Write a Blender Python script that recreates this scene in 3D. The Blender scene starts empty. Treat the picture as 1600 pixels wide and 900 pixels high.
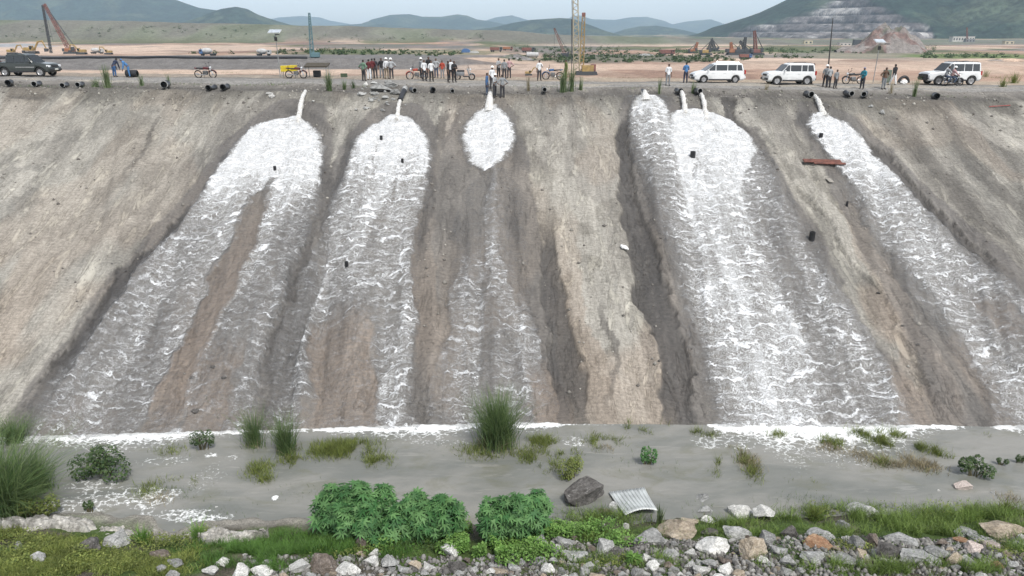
import bpy, bmesh, math, random
import numpy as np
from mathutils import Vector, Matrix
R = math.radians
random.seed(7); rng = np.random.default_rng(7)
SC = bpy.context.scene
COL = SC.collection

# ------------------------------------------------------------------ camera
F = 1067.0; CAMZ = 16.6; PITCH = 20.5
cp, sp = math.cos(R(PITCH)), math.sin(R(PITCH))
cam = bpy.data.cameras.new('camera'); cam.sensor_width = 36; cam.lens = 36*F/1600
cam.clip_start = 0.5; cam.clip_end = 40000
camo = bpy.data.objects.new('camera', cam); COL.objects.link(camo)
camo.location = (0, 0, CAMZ); camo.rotation_euler = (R(90-PITCH), 0, 0)
SC.camera = camo

# ------------------------------------------------------------------ sky, sun, exposure
SUN_EL, SUN_AZ = 58, 150          # azimuth of the sun, clockwise from +Y
W = bpy.data.worlds.new('World'); SC.world = W; W.use_nodes = True
nt = W.node_tree; bg = nt.nodes['Background']
sky = nt.nodes.new('ShaderNodeTexSky'); sky.sky_type = 'NISHITA'; sky.sun_disc = False
sky.sun_elevation = R(SUN_EL); sky.sun_rotation = R(SUN_AZ)
sky.air_density = 1.0; sky.dust_density = 1.2; sky.ozone_density = 1.0; sky.altitude = 50
hs = nt.nodes.new('ShaderNodeHueSaturation'); hs.inputs['Saturation'].default_value = 0.32
nt.links.new(sky.outputs[0], hs.inputs['Color']); nt.links.new(hs.outputs[0], bg.inputs['Color'])
bg.inputs['Strength'].default_value = 0.14
sl = bpy.data.lights.new('sun', 'SUN'); sl.energy = 2.1; sl.angle = R(10); sl.color = (1, .97, .92)
so = bpy.data.objects.new('sun', sl); COL.objects.link(so)
_d = Vector((math.sin(R(SUN_AZ))*math.cos(R(SUN_EL)), math.cos(R(SUN_AZ))*math.cos(R(SUN_EL)), math.sin(R(SUN_EL))))
so.rotation_euler = _d.to_track_quat('Z', 'Y').to_euler(); so.location = (0, 0, 60)
SC.view_settings.view_transform = 'Standard'; SC.view_settings.look = 'None'
SC.view_settings.gamma = 1; SC.view_settings.use_curve_mapping = False
SC.view_settings.exposure = 0.66
HAZE = 0.00013
SC.cycles.max_bounces = 6; SC.cycles.transparent_max_bounces = 12
SC.cycles.volume_bounces = 2; SC.cycles.diffuse_bounces = 3

# ------------------------------------------------------------------ numpy noise
def _hash(ix, iy, s):
    h = (ix.astype(np.int64)*374761393 + iy.astype(np.int64)*668265263 + s*1442695041) & 0xffffffff
    h = ((h ^ (h >> 13))*1274126177) & 0xffffffff
    return ((h ^ (h >> 16)) & 0xffff)/65535.0
def vn(x, y, s=0):
    x = np.asarray(x, float); y = np.asarray(y, float)
    ix = np.floor(x); iy = np.floor(y); fx = x-ix; fy = y-iy
    fx = fx*fx*(3-2*fx); fy = fy*fy*(3-2*fy)
    a = _hash(ix, iy, s); b = _hash(ix+1, iy, s); c = _hash(ix, iy+1, s); d = _hash(ix+1, iy+1, s)
    return (a*(1-fx)+b*fx)*(1-fy)+(c*(1-fx)+d*fx)*fy
def fbm(x, y, s=0, o=4):
    r = 0; a = .5
    for k in range(o):
        r = r+a*vn(x, y, s+k*17); x = x*2.03+5.1; y = y*2.03+1.7; a *= .5
    return r/(1-.5**o)
_nc = {}
def cn(key, X, Y, fn):      # keep a grid's noise instead of working it out for every strip
    if X.size < 5000: return fn()
    k = (key, X.shape, float(X.flat[0]), float(Y.flat[0]), float(X.flat[-1]))
    if k not in _nc:
        if len(_nc) > 12: _nc.clear()
        _nc[k] = fn()
    return _nc[k]
def ss(a, b, x):
    t = np.clip((x-a)/(b-a), 0, 1); return t*t*(3-2*t)

# ------------------------------------------------------------------ the lie of the land (one height function)
PLAIN = 6.5
def toeY(X): return np.where(X < 0, 26.85+X*.053, 26.85-X*.012)
def edgeY(X): return 54.5+(vn(X*.22, X*0+3, 5)-.5)*.9
GUL = []          # gullies (Xc(Y) strips) filled below
def H(X, Y, detail=True):
    X = np.asarray(X, float); Y = np.asarray(Y, float)
    ze = 12.15-.013*X; zr = 12.7-.009*X; Yt = toeY(X); Ye = edgeY(X) if detail else 54.5
    t = (Ye-Y)/(Ye-Yt)
    zs = ze*(1-t)
    if detail:
        m = ss(-.01, .06, t)*ss(1.0, .9, t)
        u = X/(1+.012*(54.5-Y)*-1.0)      # streaks keep their course down the slope
        zs = zs+m*((fbm(u*.45, Y*.035, 11, 3)-.5)*.75+(fbm(u*1.6, Y*.12, 12, 3)-.5)*.16)
        for g in GUL: zs = zs-g[2]*g[3](X, Y)*ss(1.0, .92, t)
    zc = ze+(zr-ze)*ss(0, 5, Y-Ye)
    if detail: zc = zc+(fbm(X*.8, Y*.8, 21, 3)-.5)*.12
    # beyond the crest
    zb = zr-.52*(Y-67)
    bankm = ss(30, -25, X+(fbm(X*.02, Y*.02, 31, 2)-.5)*60)
    zp = PLAIN+bankm*(2.9*ss(206, 228, Y))+(fbm(X*.02, Y*.01, 41, 4)-.5)*(1.3*ss(150, 400, Y)+.2)
    zp = zp+(fbm(X*.12, Y*.06, 43, 3)-.5)*.5
    far = ss(600, 690, Y-X*.12)*ss(980, 760, Y-X*.12)
    rid = 18.5*ss(520, -560, X)+(fbm(X*.02, Y*.02, 51, 3)-.5)*1.5
    zp = zp+far*rid
    z = np.where(Y > 67, np.maximum(zb, zp), zc)
    z = np.where(Y < Ye, zs, z)
    # near bank and channel bed
    sh = 20.45+(fbm(X*.25, X*0, 61, 3)-.5)*1.3+.010*X
    bank = (sh-Y)*.34
    bank = np.where(bank > 1.0, 1.0+(bank-1.0)*.55, bank)
    bed = -.35+(fbm(X*.4, Y*.4, 62, 3)-.5)*.28
    if detail: bank = bank+(fbm(X*.9, Y*.9, 63, 3)-.5)*.35
    low = np.maximum(bank, bed)
    return np.where(Y < Yt+1.5, np.maximum(z if detail else zs, low), z)
def ray(px, py):
    xc = (px-800)/F; yc = -(py-450)/F
    d = (xc, cp+yc*sp, -sp+yc*cp)
    return d[0]/d[1], d[2]/d[1]
_near = np.concatenate([np.arange(12, 70, .04), np.geomspace(70, 3000, 900)])
def G(px, py, Ymin=0, dz=0, detail=True):
    a, b = ray(px, py)
    Ys = _near[_near > Ymin]
    g = CAMZ+b*Ys-H(a*Ys, Ys, detail)-dz
    i = np.where(g < 0)[0]
    if len(i) == 0: Y = Ys[-1]
    elif i[0] == 0: Y = Ys[0]
    else:
        k = i[0]; Y = Ys[k-1]+(Ys[k]-Ys[k-1])*g[k-1]/(g[k-1]-g[k])
    if Y < 30 and CAMZ+b*Y < dz: Y = (dz-CAMZ)/b      # the water surface
    return Vector((a*Y, Y, CAMZ+b*Y))
def AY(px, py, Y):
    a, b = ray(px, py); return Vector((a*Y, Y, CAMZ+b*Y))
def ppm(p):      # pixels (of the photograph) per metre at a point
    return F/(p.y*cp+(CAMZ-p.z)*sp)
def PX(X, Y, Z):
    dep = Y*cp+(CAMZ-Z)*sp; up = Y*sp+(Z-CAMZ)*cp
    return 800+F*X/dep, 450-F*up/dep

# ------------------------------------------------------------------ materials
class NB:
    def __init__(s, name):
        s.m = bpy.data.materials.new(name); s.m.use_nodes = True; s.t = s.m.node_tree
        for n in list(s.t.nodes):
            if n.type != 'OUTPUT_MATERIAL': s.t.nodes.remove(n)
        s.out = [n for n in s.t.nodes if n.type == 'OUTPUT_MATERIAL'][0]
    def n(s, typ, **kw):
        nd = s.t.nodes.new('ShaderNode'+typ)
        for k, v in kw.items():
            if k.startswith('i_'): s.set(nd.inputs[k[2:].replace('_', ' ')], v)
            else: setattr(nd, k, v)
        return nd
    def set(s, inp, v):
        if isinstance(v, bpy.types.NodeSocket): s.t.links.new(v, inp)
        else: inp.default_value = v
    def math(s, op, a, b=None, c=None, clamp=False):
        nd = s.t.nodes.new('ShaderNodeMath'); nd.operation = op; nd.use_clamp = clamp
        s.set(nd.inputs[0], a)
        if b is not None: s.set(nd.inputs[1], b)
        if c is not None: s.set(nd.inputs[2], c)
        return nd.outputs[0]
    def mr(s, v, a, b, c=0, d=1, smooth=True):
        nd = s.t.nodes.new('ShaderNodeMapRange'); nd.interpolation_type = 'SMOOTHSTEP' if smooth else 'LINEAR'
        for k, x in enumerate((v, a, b, c, d)): s.set(nd.inputs[k], x)
        return nd.outputs[0]
    def vm(s, op, a, b=None):
        nd = s.t.nodes.new('ShaderNodeVectorMath'); nd.operation = op
        s.set(nd.inputs[0], a)
        if b is not None: s.set(nd.inputs[3 if op == 'SCALE' else 1], b)
        return nd.outputs[0]
    def mix(s, f, a, b, blend='MIX'):
        nd = s.t.nodes.new('ShaderNodeMix'); nd.data_type = 'RGBA'; nd.blend_type = blend
        s.set(nd.inputs[0], f); s.set(nd.inputs[6], a); s.set(nd.inputs[7], b)
        return nd.outputs[2]
    def noise(s, vec, scale, detail=4, rough=.55, dist=0):
        nd = s.t.nodes.new('ShaderNodeTexNoise'); s.set(nd.inputs['Vector'], vec)
        nd.inputs['Scale'].default_value = scale; nd.inputs['Detail'].default_value = detail
        nd.inputs['Roughness'].default_value = rough; nd.inputs['Distortion'].default_value = dist
        return nd
    def attr(s, name, out='Fac'):
        nd = s.t.nodes.new('ShaderNodeAttribute'); nd.attribute_name = name; return nd.outputs[out]
    def pos(s):
        return s.t.nodes.new('ShaderNodeNewGeometry').outputs['Position']
    def obj(s):
        return s.t.nodes.new('ShaderNodeTexCoord').outputs['Object']
    def bsdf(s, col, rough=.8, normal=None, **kw):
        b = s.t.nodes.new('ShaderNodeBsdfPrincipled')
        s.set(b.inputs['Base Color'], col); s.set(b.inputs['Roughness'], rough)
        if normal is not None: s.set(b.inputs['Normal'], normal)
        for k, v in kw.items(): s.set(b.inputs[k.replace('_', ' ')], v)
        return b.outputs[0]
    def bump(s, h, strength=.5, dist=.05):
        nd = s.t.nodes.new('ShaderNodeBump'); s.set(nd.inputs['Height'], h)
        nd.inputs['Strength'].default_value = strength; nd.inputs['Distance'].default_value = dist
        return nd.outputs[0]
    def done(s, sh): s.t.links.new(sh, s.out.inputs['Surface']); return s.m
def c4(c): return (c[0], c[1], c[2], 1)
_mc = {}
def M(name, col, rough=.7, metal=0, var=.25, vs=6, bump=0, bs=20, spec=.5, coat=0):
    if name in _mc: return _mc[name]
    b = NB(name); P = b.obj(); n = b.noise(P, vs, 5, .6)
    k = b.mr(n.outputs[0], .25, .75, 1-var, 1+var)
    colr = b.mix(1.0, c4(col), k, 'MULTIPLY')
    nm = None
    if bump: nm = b.bump(b.noise(P, bs, 4).outputs[0], bump, .05)
    _mc[name] = b.done(b.bsdf(colr, rough, nm, Metallic=metal, Specular_IOR_Level=spec, Coat_Weight=coat))
    return _mc[name]

# ------------------------------------------------------------------ mesh helpers
def tag(o, label=None, cat=None, group=None, kind=None):
    if label: o['label'] = label
    if cat: o['category'] = cat
    if group: o['group'] = group
    if kind: o['kind'] = kind
    return o
def link(o, parent=None):
    COL.objects.link(o)
    if parent is not None: o.parent = parent
    return o
def empty(name, loc, rz=0, label=None, cat=None, group=None, scale=1):
    o = bpy.data.objects.new(name, None); o.empty_display_size = .3
    o.location = loc; o.rotation_euler = (0, 0, rz); o.scale = (scale,)*3
    COL.objects.link(o); return tag(o, label, cat, group)
def npmesh(name, V, Fc, mat=None, parent=None, attrs=None, smooth=True, vec=None, col=None):
    me = bpy.data.meshes.new(name)
    V = np.asarray(V, np.float32); Fc = np.asarray(Fc, np.int32); k = Fc.shape[1]
    me.vertices.add(len(V)); me.vertices.foreach_set('co', V.ravel())
    me.loops.add(Fc.size); me.loops.foreach_set('vertex_index', Fc.ravel())
    me.polygons.add(len(Fc)); me.polygons.foreach_set('loop_start', np.arange(0, Fc.size, k, dtype=np.int32))
    me.update(calc_edges=True)
    if smooth: me.polygons.foreach_set('use_smooth', np.ones(len(Fc), bool))
    for n, a in (attrs or {}).items():
        at = me.attributes.new(n, 'FLOAT', 'POINT'); at.data.foreach_set('value', np.asarray(a, np.float32).ravel())
    for n, a in (vec or {}).items():
        at = me.attributes.new(n, 'FLOAT_VECTOR', 'POINT'); at.data.foreach_set('vector', np.asarray(a, np.float32).ravel())
    for n, a in (col or {}).items():
        a = np.concatenate([a, np.ones((len(a), 1))], 1) if a.shape[1] == 3 else a
        at = me.attributes.new(n, 'FLOAT_COLOR', 'POINT'); at.data.foreach_set('color', np.asarray(a, np.float32).ravel())
    if mat: me.materials.append(mat)
    me.validate(); me.update()
    return link(bpy.data.objects.new(name, me), parent)
def gridfaces(nr, nc, keep=None):
    i = np.arange(nr*nc).reshape(nr, nc)
    f = np.stack([i[:-1, :-1], i[:-1, 1:], i[1:, 1:], i[1:, :-1]], -1).reshape(-1, 4)
    return f if keep is None else f[keep[f].any(1)]
def compact(V, f, *arrs):
    u, inv = np.unique(f, return_inverse=True)
    return V[u], inv.reshape(f.shape), [a[u] for a in arrs]

class MB:
    def __init__(s): s.v = []; s.f = []
    def add(s, V, Fs):
        o = len(s.v); s.v += [tuple(p) for p in V]; s.f += [tuple(i+o for i in q) for q in Fs]; return s
    def box(s, c, d, rot=None, bev=0.0):
        x, y, z = d[0]/2, d[1]/2, d[2]/2
        bm = bmesh.new(); bmesh.ops.create_cube(bm, size=1)
        for v in bm.verts: v.co = Vector((v.co.x*d[0], v.co.y*d[1], v.co.z*d[2]))
        if bev: bmesh.ops.bevel(bm, geom=list(bm.edges), offset=bev, segments=2, affect='EDGES', profile=.6)
        m = Matrix.Translation(c)
        if rot: m = m @ (Matrix.Rotation(rot[2], 4, 'Z') @ Matrix.Rotation(rot[1], 4, 'Y') @ Matrix.Rotation(rot[0], 4, 'X'))
        bm.verts.index_update()
        s.add([m @ v.co for v in bm.verts], [[v.index for v in f.verts] for f in bm.faces]); bm.free(); return s
    def tube(s, pts, r, n=8, cap=True, closed=False):
        pts = [Vector(p) for p in pts]; rs = r if hasattr(r, '__len__') else [r]*len(pts)
        N = len(pts); V = []; up = None
        for i, p in enumerate(pts):
            if closed: t = pts[(i+1) % N]-pts[i-1]
            else: t = pts[min(i+1, N-1)]-pts[max(i-1, 0)]
            t.normalize()
            if up is None: up = Vector((0, 0, 1)) if abs(t.z) < .9 else Vector((1, 0, 0))
            a = t.cross(up).normalized(); b = a.cross(t).normalized(); up = b
            for k in range(n):
                th = 2*math.pi*k/n; V.append(p+(a*math.cos(th)+b*math.sin(th))*rs[i])
        Fs = []
        for i in range(N if closed else N-1):
            for k in range(n):
                j = (i+1) % N; Fs.append((i*n+k, i*n+(k+1) % n, j*n+(k+1) % n, j*n+k))
        if cap and not closed: Fs += [tuple(range(n-1, -1, -1)), tuple((N-1)*n+k for k in range(n))]
        return s.add(V, Fs)
    def lathe(s, prof, n=16, c=(0, 0, 0), axis='Z', cap=True):
        V = []
        for r_, h in prof:
            for k in range(n):
                th = 2*math.pi*k/n; x, y = r_*math.cos(th), r_*math.sin(th)
                p = {'Z': (x, y, h), 'Y': (x, h, y), 'X': (h, x, y)}[axis]
                V.append((p[0]+c[0], p[1]+c[1], p[2]+c[2]))
        Fs = [(i*n+k, i*n+(k+1) % n, (i+1)*n+(k+1) % n, (i+1)*n+k) for i in range(len(prof)-1) for k in range(n)]
        if cap: Fs += [tuple(range(n-1, -1, -1)), tuple((len(prof)-1)*n+k for k in range(n))]
        return s.add(V, Fs)
    def prism(s, poly, y0, y1):        # polygon in (x,z) extruded along y
        n = len(poly)
        V = [(x, y0, z) for x, z in poly]+[(x, y1, z) for x, z in poly]
        return s.add(V, [tuple(range(n)), tuple(range(2*n-1, n-1, -1))]+[(k, k+n, (k+1) % n+n, (k+1) % n) for k in range(n)])
    def build(s, name, mat, parent=None, smooth=False, ang=35):
        me = bpy.data.meshes.new(name); me.from_pydata([tuple(p) for p in s.v], [], s.f)
        me.materials.append(mat)
        bm = bmesh.new(); bm.from_mesh(me); bmesh.ops.recalc_face_normals(bm, faces=bm.faces)
        if smooth:
            for f in bm.faces: f.smooth = True
            for e in bm.edges:
                if len(e.link_faces) == 2 and e.calc_face_angle(0) > R(ang): e.smooth = False
        bm.to_mesh(me); bm.free(); me.update()
        return link(bpy.data.objects.new(name, me), parent)
def kids(o): return [c for c in COL.objects if c.parent == o]
def copy_tree(o, parent=None):
    c = o.copy(); COL.objects.link(c); c.parent = parent
    for ch in kids(o): copy_tree(ch, c)
    return c
# ------------------------------------------------------------------ strips and flows on the slope, laid out in metres
def strip(pts, soft=(1.12, .88)):          # pts: (px, py, half width px) -> mask function of (X, Y)
    A = []
    for px, py, w in pts:
        g = G(px, py, 14, 0, False); A.append((g.y, g.x, w/ppm(g)))
    A.sort(); a = np.array(A)
    def f(X, Y):
        xc = np.interp(Y, a[:, 0], a[:, 1]); w = np.interp(Y, a[:, 0], a[:, 2])
        fl_ = min(3.5, .25*(a[-1, 0]-a[0, 0])+.3); e = ss(a[0, 0]-fl_*.5, a[0, 0]+fl_, Y)*ss(a[-1, 0]+.4, a[-1, 0]-fl_, Y)
        xw = cn('a', X, Y, lambda: X+(fbm(X*.45, Y*.5, 71, 4)-.5)*1.1+(fbm(X*3, Y*2.2, 72, 3)-.5)*.35)
        return ss(soft[0], soft[1], np.abs(xw-xc)/np.maximum(w, .05)-cn('b', X, Y, lambda: (fbm(X*1.2, Y*.8, 74, 3)-.5)*.5))*e
    return f
def flow(rows):          # rows: (py, pxL, pxR, density)
    A = []
    for py, l, r_, d in rows:
        a = G(l, py, 14, 0, False); b = G(r_, py, 14, 0, False); A.append(((a.y+b.y)/2, a.x, b.x, d))
    A.sort(); a = np.array(A)
    def f(X, Y, soft=None, grow=0., wob=.55):
        xw = cn(wob, X, Y, lambda: X+(fbm(X*.5, Y*.35, 73, 3)-.5)*wob+(fbm(X*2.2, Y*1.6, 75, 3)-.5)*.35+(fbm(X*6, Y*5, 76, 2)-.5)*.18)
        l = np.interp(Y, a[:, 0], a[:, 1]); r_ = np.interp(Y, a[:, 0], a[:, 2]); d = np.interp(Y, a[:, 0], a[:, 3])
        ins = np.minimum(xw-l, r_-xw)+grow
        soft = np.where(d > .9, .42, .28+1.1*ss(.9, .5, d)) if soft is None else soft
        e = ss(a[-1, 0]+grow+.12, a[-1, 0]+grow-.1, Y)*ss(a[0, 0]-.2, a[0, 0]+.1, Y)
        return ss(-soft*.3, soft, ins)*e, d
    return f
FL = [
 flow([(262,764,775,.22),(300,758,786,.13),(360,746,800,.11),(450,720,822,.14),(550,698,848,.24),(620,688,864,.27),(700,682,870,.27)]),
 # far left discharge
 flow([(188,452,474,1),(192,435,484,1),(200,405,495,1),(210,390,502,1),(222,376,506,1),(245,355,508,1),(262,342,506,1),(275,335,505,.93),(300,318,498,.78),(350,272,488,.5),(400,222,474,.42),(450,188,458,.4),(500,150,448,.37),(550,110,440,.36),(600,72,425,.36),(650,48,410,.37),(700,10,400,.4)]),
 flow([(187,606,634,1),(192,596,644,1),(200,580,658,1),(220,556,670,1),(240,548,672,.98),(262,543,672,.84),(300,525,668,.64),(350,505,657,.52),(400,487,648,.45),(450,465,648,.37),(500,445,650,.32),(550,428,652,.3),(600,412,655,.29),(650,400,655,.3),(700,400,655,.32)]),
 flow([(165,757,776,1),(172,745,782,1),(182,733,792,1),(195,722,803,1),(210,719,810,1),(222,720,807,1),(235,725,800,1),(250,730,787,1),(260,740,776,1),(266,752,766,1)]),
 flow([(150,1001,1017,.95),(157,990,1028,.95),(165,985,1037,.92),(190,983,1052,.80),(230,990,1075,.68),(300,1012,1110,.6),(360,1032,1150,.58),(400,1045,1170,.56),(450,1058,1190,.54),(500,1072,1200,.52),(550,1085,1200,.52),(600,1100,1200,.52),(660,1118,1210,.52),(700,1125,1220,.5)]),
 flow([(178,1060,1092,1),(184,1050,1120,1),(192,1046,1148,1),(203,1045,1168,1),(215,1045,1178,1),(235,1046,1184,.98),(255,1048,1180,.93),(270,1052,1168,.86),(300,1055,1162,.78),(350,1065,1182,.72),(400,1075,1205,.70),(450,1085,1236,.69),(500,1095,1262,.67),(550,1110,1285,.66),(600,1120,1302,.64),(660,1130,1315,.62),(700,1130,1320,.6)]),
 flow([(236,1110,1192,.6),(260,1110,1208,.52),(300,1110,1232,.45),(350,1120,1256,.43),(400,1140,1288,.43),(450,1170,1314,.43),(500,1195,1342,.45),(550,1220,1374,.45),(600,1235,1405,.45),(660,1245,1445,.45),(700,1245,1465,.45)]),
 flow([(178,1272,1296,1),(184,1265,1312,1),(195,1263,1330,1),(210,1266,1346,1),(240,1288,1372,.97),(270,1313,1400,.85),(300,1330,1425,.72),(350,1360,1475,.6),(400,1390,1530,.53),(450,1420,1585,.5),(500,1458,1640,.47),(550,1495,1700,.45),(600,1535,1760,.48),(660,1560,1810,.5),(700,1580,1830,.5)]),
]
# extra streaks of foam (adds density), and starved strips (removes it)
ADD = [
 (strip([(430,345,14),(395,400,16),(340,480,18),(300,560,18),(245,640,22),(220,690,24)]), .26),
 (strip([(330,320,20),(280,390,30),(215,480,35),(150,580,40),(100,690,45)]), .14),
 (strip([(656,262,14),(645,340,10),(636,430,10),(628,540,12),(615,620,24),(612,690,34)]), .42),
 (strip([(548,290,20),(505,390,20),(470,480,20),(440,590,22),(425,690,22)]), .22),
 (strip([(600,250,20),(585,330,25),(570,410,28),(560,470,20)]), .15),
 (strip([(772,255,5),(771,330,7),(773,410,10),(785,470,14),(805,530,18)]), .26),
 (strip([(800,460,14),(815,520,20),(835,580,22),(852,660,20)]), .26),
 (strip([(742,380,14),(728,470,24),(722,540,32),(708,610,38),(700,690,42)]), .22),
 (strip([(768,250,18),(768,300,40),(765,400,55),(760,500,60),(760,600,60),(760,700,60)]), .04),
 (strip([(1268,374,3),(1285,420,14),(1330,520,26),(1365,590,28),(1400,650,26)]), .3),
 (strip([(1335,280,30),(1400,370,28),(1475,465,26),(1540,550,26),(1580,620,30),(1590,690,30)]), .28),
 (strip([(1100,200,55),(1115,330,50),(1150,450,60),(1185,560,70),(1210,690,80)]), .16),
]
SUB = [
 (strip([(428,272,3),(408,312,8),(388,360,15),(362,420,18),(325,490,18),(290,560,18),(262,620,20),(245,690,20)]), .9),
 (strip([(500,330,8),(486,400,20),(466,470,26),(445,540,26),(428,600,30),(415,690,32)]), .55),
 (strip([(630,262,2),(612,300,5),(580,390,7),(560,430,6)]), .3),
 (strip([(540,470,30),(535,540,45),(530,600,50),(525,690,55)]), .22),
 (strip([(1187,300,12),(1215,370,16),(1245,440,14),(1275,520,12)]), .3),
 (strip([(662,300,12),(672,400,14),(672,500,16),(680,600,20),(670,690,20)]), .3),
 (strip([(596,222,1.5),(590,240,2.5),(586,262,1)]), .35),
 (strip([(1082,252,2),(1084,268,4),(1086,285,2)]), .3),
 (strip([(370,600,24),(365,640,30),(360,690,34)]), .3),
 (strip([(1480,430,20),(1540,500,30),(1600,560,40)]), .15),
]
def foam_density(X, Y):
    d = np.zeros_like(X)
    for f in FL:
        m, dd = f(X, Y); d = np.maximum(d, m*dd)
    for f, a in ADD: d = d+a*f(X, Y)*(1-d)
    for f, a in SUB: d = d*(1-a*f(X, Y))
    br_ = np.zeros_like(X)
    for f, a in BRN: br_ = np.maximum(br_, a*f(X, Y))
    d = d*(1-.62*br_*ss(.9, .55, d))
    lf = fbm(X*.9, Y*.16, 81, 4)            # rills along the fall of the slope
    d = d+((lf-.5)*.5+.01)*ss(.02, .3, d)*ss(1.0, .8, d)
    return np.clip(d, 0, 1)
WET = [flow([(160,440,510,1),(185,400,520,1),(230,350,525,1),(300,290,520,1),(400,195,505,1),(500,120,480,1),(600,45,460,1),(700,-20,440,1)]),
 flow([(165,590,655,1),(200,550,682,1),(300,500,690,1),(400,460,690,1),(500,420,700,1),(600,390,705,1),(700,380,720,1)]),
 flow([(150,735,790,.6),(170,712,800,.8),(220,690,822,1),(280,672,830,1),(360,655,850,.95),(450,645,868,.9),(550,640,880,.9),(620,640,895,.9),(700,640,905,.9)]),
 flow([(148,985,1030,1),(165,970,1060,1),(200,968,1185,1),(300,975,1245,1),(380,990,1290,1),(450,1005,1320,1),(520,1022,1370,1),(600,1048,1430,1),(660,1055,1470,1),(700,1060,1480,1)]),
 flow([(160,1235,1300,.8),(185,1242,1345,.9),(220,1262,1385,1),(300,1300,1455,1),(400,1350,1570,1),(500,1400,1700,1),(600,1440,1800,1),(700,1470,1850,1)])]
# painted ground tones (dry slope): light tan crusts, brown ground, dark damp runnels
TAN = [(strip(p), a) for p, a in [
 ([(60,150,50),(20,230,50),(-60,330,70)], .8), ([(170,180,30),(90,280,40),(-20,400,60)], .55), ([(330,160,40),(240,260,35),(190,330,40)], .55),
 ([(240,330,26),(210,350,22)], 1.0), ([(150,440,40),(110,500,45),(50,580,50),(0,650,50)], .7), ([(560,150,40),(545,175,35)], .6), ([(700,160,14),(700,200,12)], .6),
 ([(880,170,60),(900,260,50),(915,340,50),(930,420,40),(960,500,50),(1000,600,45),(1010,690,40)], .75),
 ([(950,160,36),(965,260,20),(975,340,22),(985,430,24),(1005,520,26),(1025,600,30),(1025,690,32)], .55),
 ([(850,240,12),(890,340,10),(915,450,8),(905,520,10)], .5),
 ([(1190,180,25),(1240,260,16),(1300,340,15),(1350,410,16),(1400,480,18),(1440,550,22),(1480,620,24),(1500,690,26)], .7),
 ([(1340,165,20),(1390,220,16),(1440,290,14),(1500,360,14),(1580,440,14)], .55),
 ([(1462,158,8),(1500,178,16),(1550,205,20),(1610,238,22)], 1.3), ([(1540,165,12),(1600,200,20)], .9), ([(1590,150,30),(1640,190,40)], .9)]]
BRN = [(strip(p), a) for p, a in [
 ([(428,272,5),(400,330,18),(375,390,22),(340,460,22),(300,540,24),(262,620,26),(245,690,26)], 1),
 ([(355,530,30),(330,590,35),(310,690,36)], .8), ([(540,470,40),(535,540,50),(530,690,60)], 1), ([(655,350,14),(665,480,20),(670,600,24)], .7),
 ([(840,560,25),(860,620,30),(865,690,30)], .9), ([(860,300,30),(880,420,30),(890,500,30),(930,600,40),(940,690,40)], .55),
 ([(1310,300,14),(1360,400,16),(1420,540,24),(1430,600,20)], .55), ([(1380,560,20),(1420,620,24),(1440,690,24)], .8), ([(1530,450,30),(1600,540,30)], .7),
 ([(960,560,40),(980,690,50)], .5), ([(150,400,60),(60,300,60)], .25), ([(240,170,30),(160,290,30),(60,420,40)], .35)]]
DRK = [(strip(p), a) for p, a in [
 ([(995,150,8),(975,200,8),(978,300,16),(1000,400,22),(1030,500,24),(1060,600,26),(1080,690,26)], 1.0),
 ([(850,330,8),(855,420,16),(870,500,20),(890,590,22),(900,690,22)], .9), ([(800,290,16),(810,380,14)], .5),
 ([(1130,145,8),(1145,185,8),(1180,215,6)], .9), ([(1310,190,12),(1380,240,10),(1440,310,9),(1510,380,9),(1590,440,10)], .8),
 ([(500,230,12),(512,290,8),(500,380,8)], .6), ([(466,300,10),(470,470,26),(445,560,30),(425,690,30)], .65), ([(673,230,8),(668,330,8),(655,430,6)], .7),
 ([(700,165,6),(690,220,7),(678,240,8)], .6), ([(330,290,5),(290,330,7),(200,415,10),(120,525,14),(50,630,16)], 1.15), ([(420,215,12),(370,240,10),(300,320,6)], .9),
 ([(560,190,10),(545,235,8),(520,300,7),(505,350,6)], .7), ([(255,170,3),(215,240,3),(190,280,3)], .5), ([(470,170,30),(500,200,20)], .6), ([(40,152,26),(60,160,26)], .6),
 ([(1255,170,10),(1250,200,8)], .8), ([(1470,165,6),(1500,230,12),(1560,300,16),(1620,350,16)], .4), ([(1400,170,14),(1440,240,16),(1530,340,14),(1600,400,20)], .35),
 ([(820,200,8),(800,280,12)], .5), ([(1380,430,8),(1425,520,12),(1470,610,18),(1490,690,20)], .5), ([(1530,600,14),(1545,690,16)], .5),
 ([(700,300,18),(710,400,30),(700,500,20)], .35), ([(120,190,20),(60,260,20)], .2), ([(940,460,3),(960,540,4),(950,640,4)], .5), ([(890,520,6),(905,600,6)], .5)]]
GUL += [(0, 0, .28, DRK[0][0]), (0, 0, .22, DRK[1][0]), (0, 0, .2, DRK[4][0]), (0, 0, .2, SUB[1][0]), (0, 0, .15, DRK[9][0]), (0, 0, .18, DRK[3][0])]
GUL += [(0, 0, -.16, TAN[10][0]), (0, 0, -.12, TAN[8][0]), (0, 0, -.10, BRN[0][0])]

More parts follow.
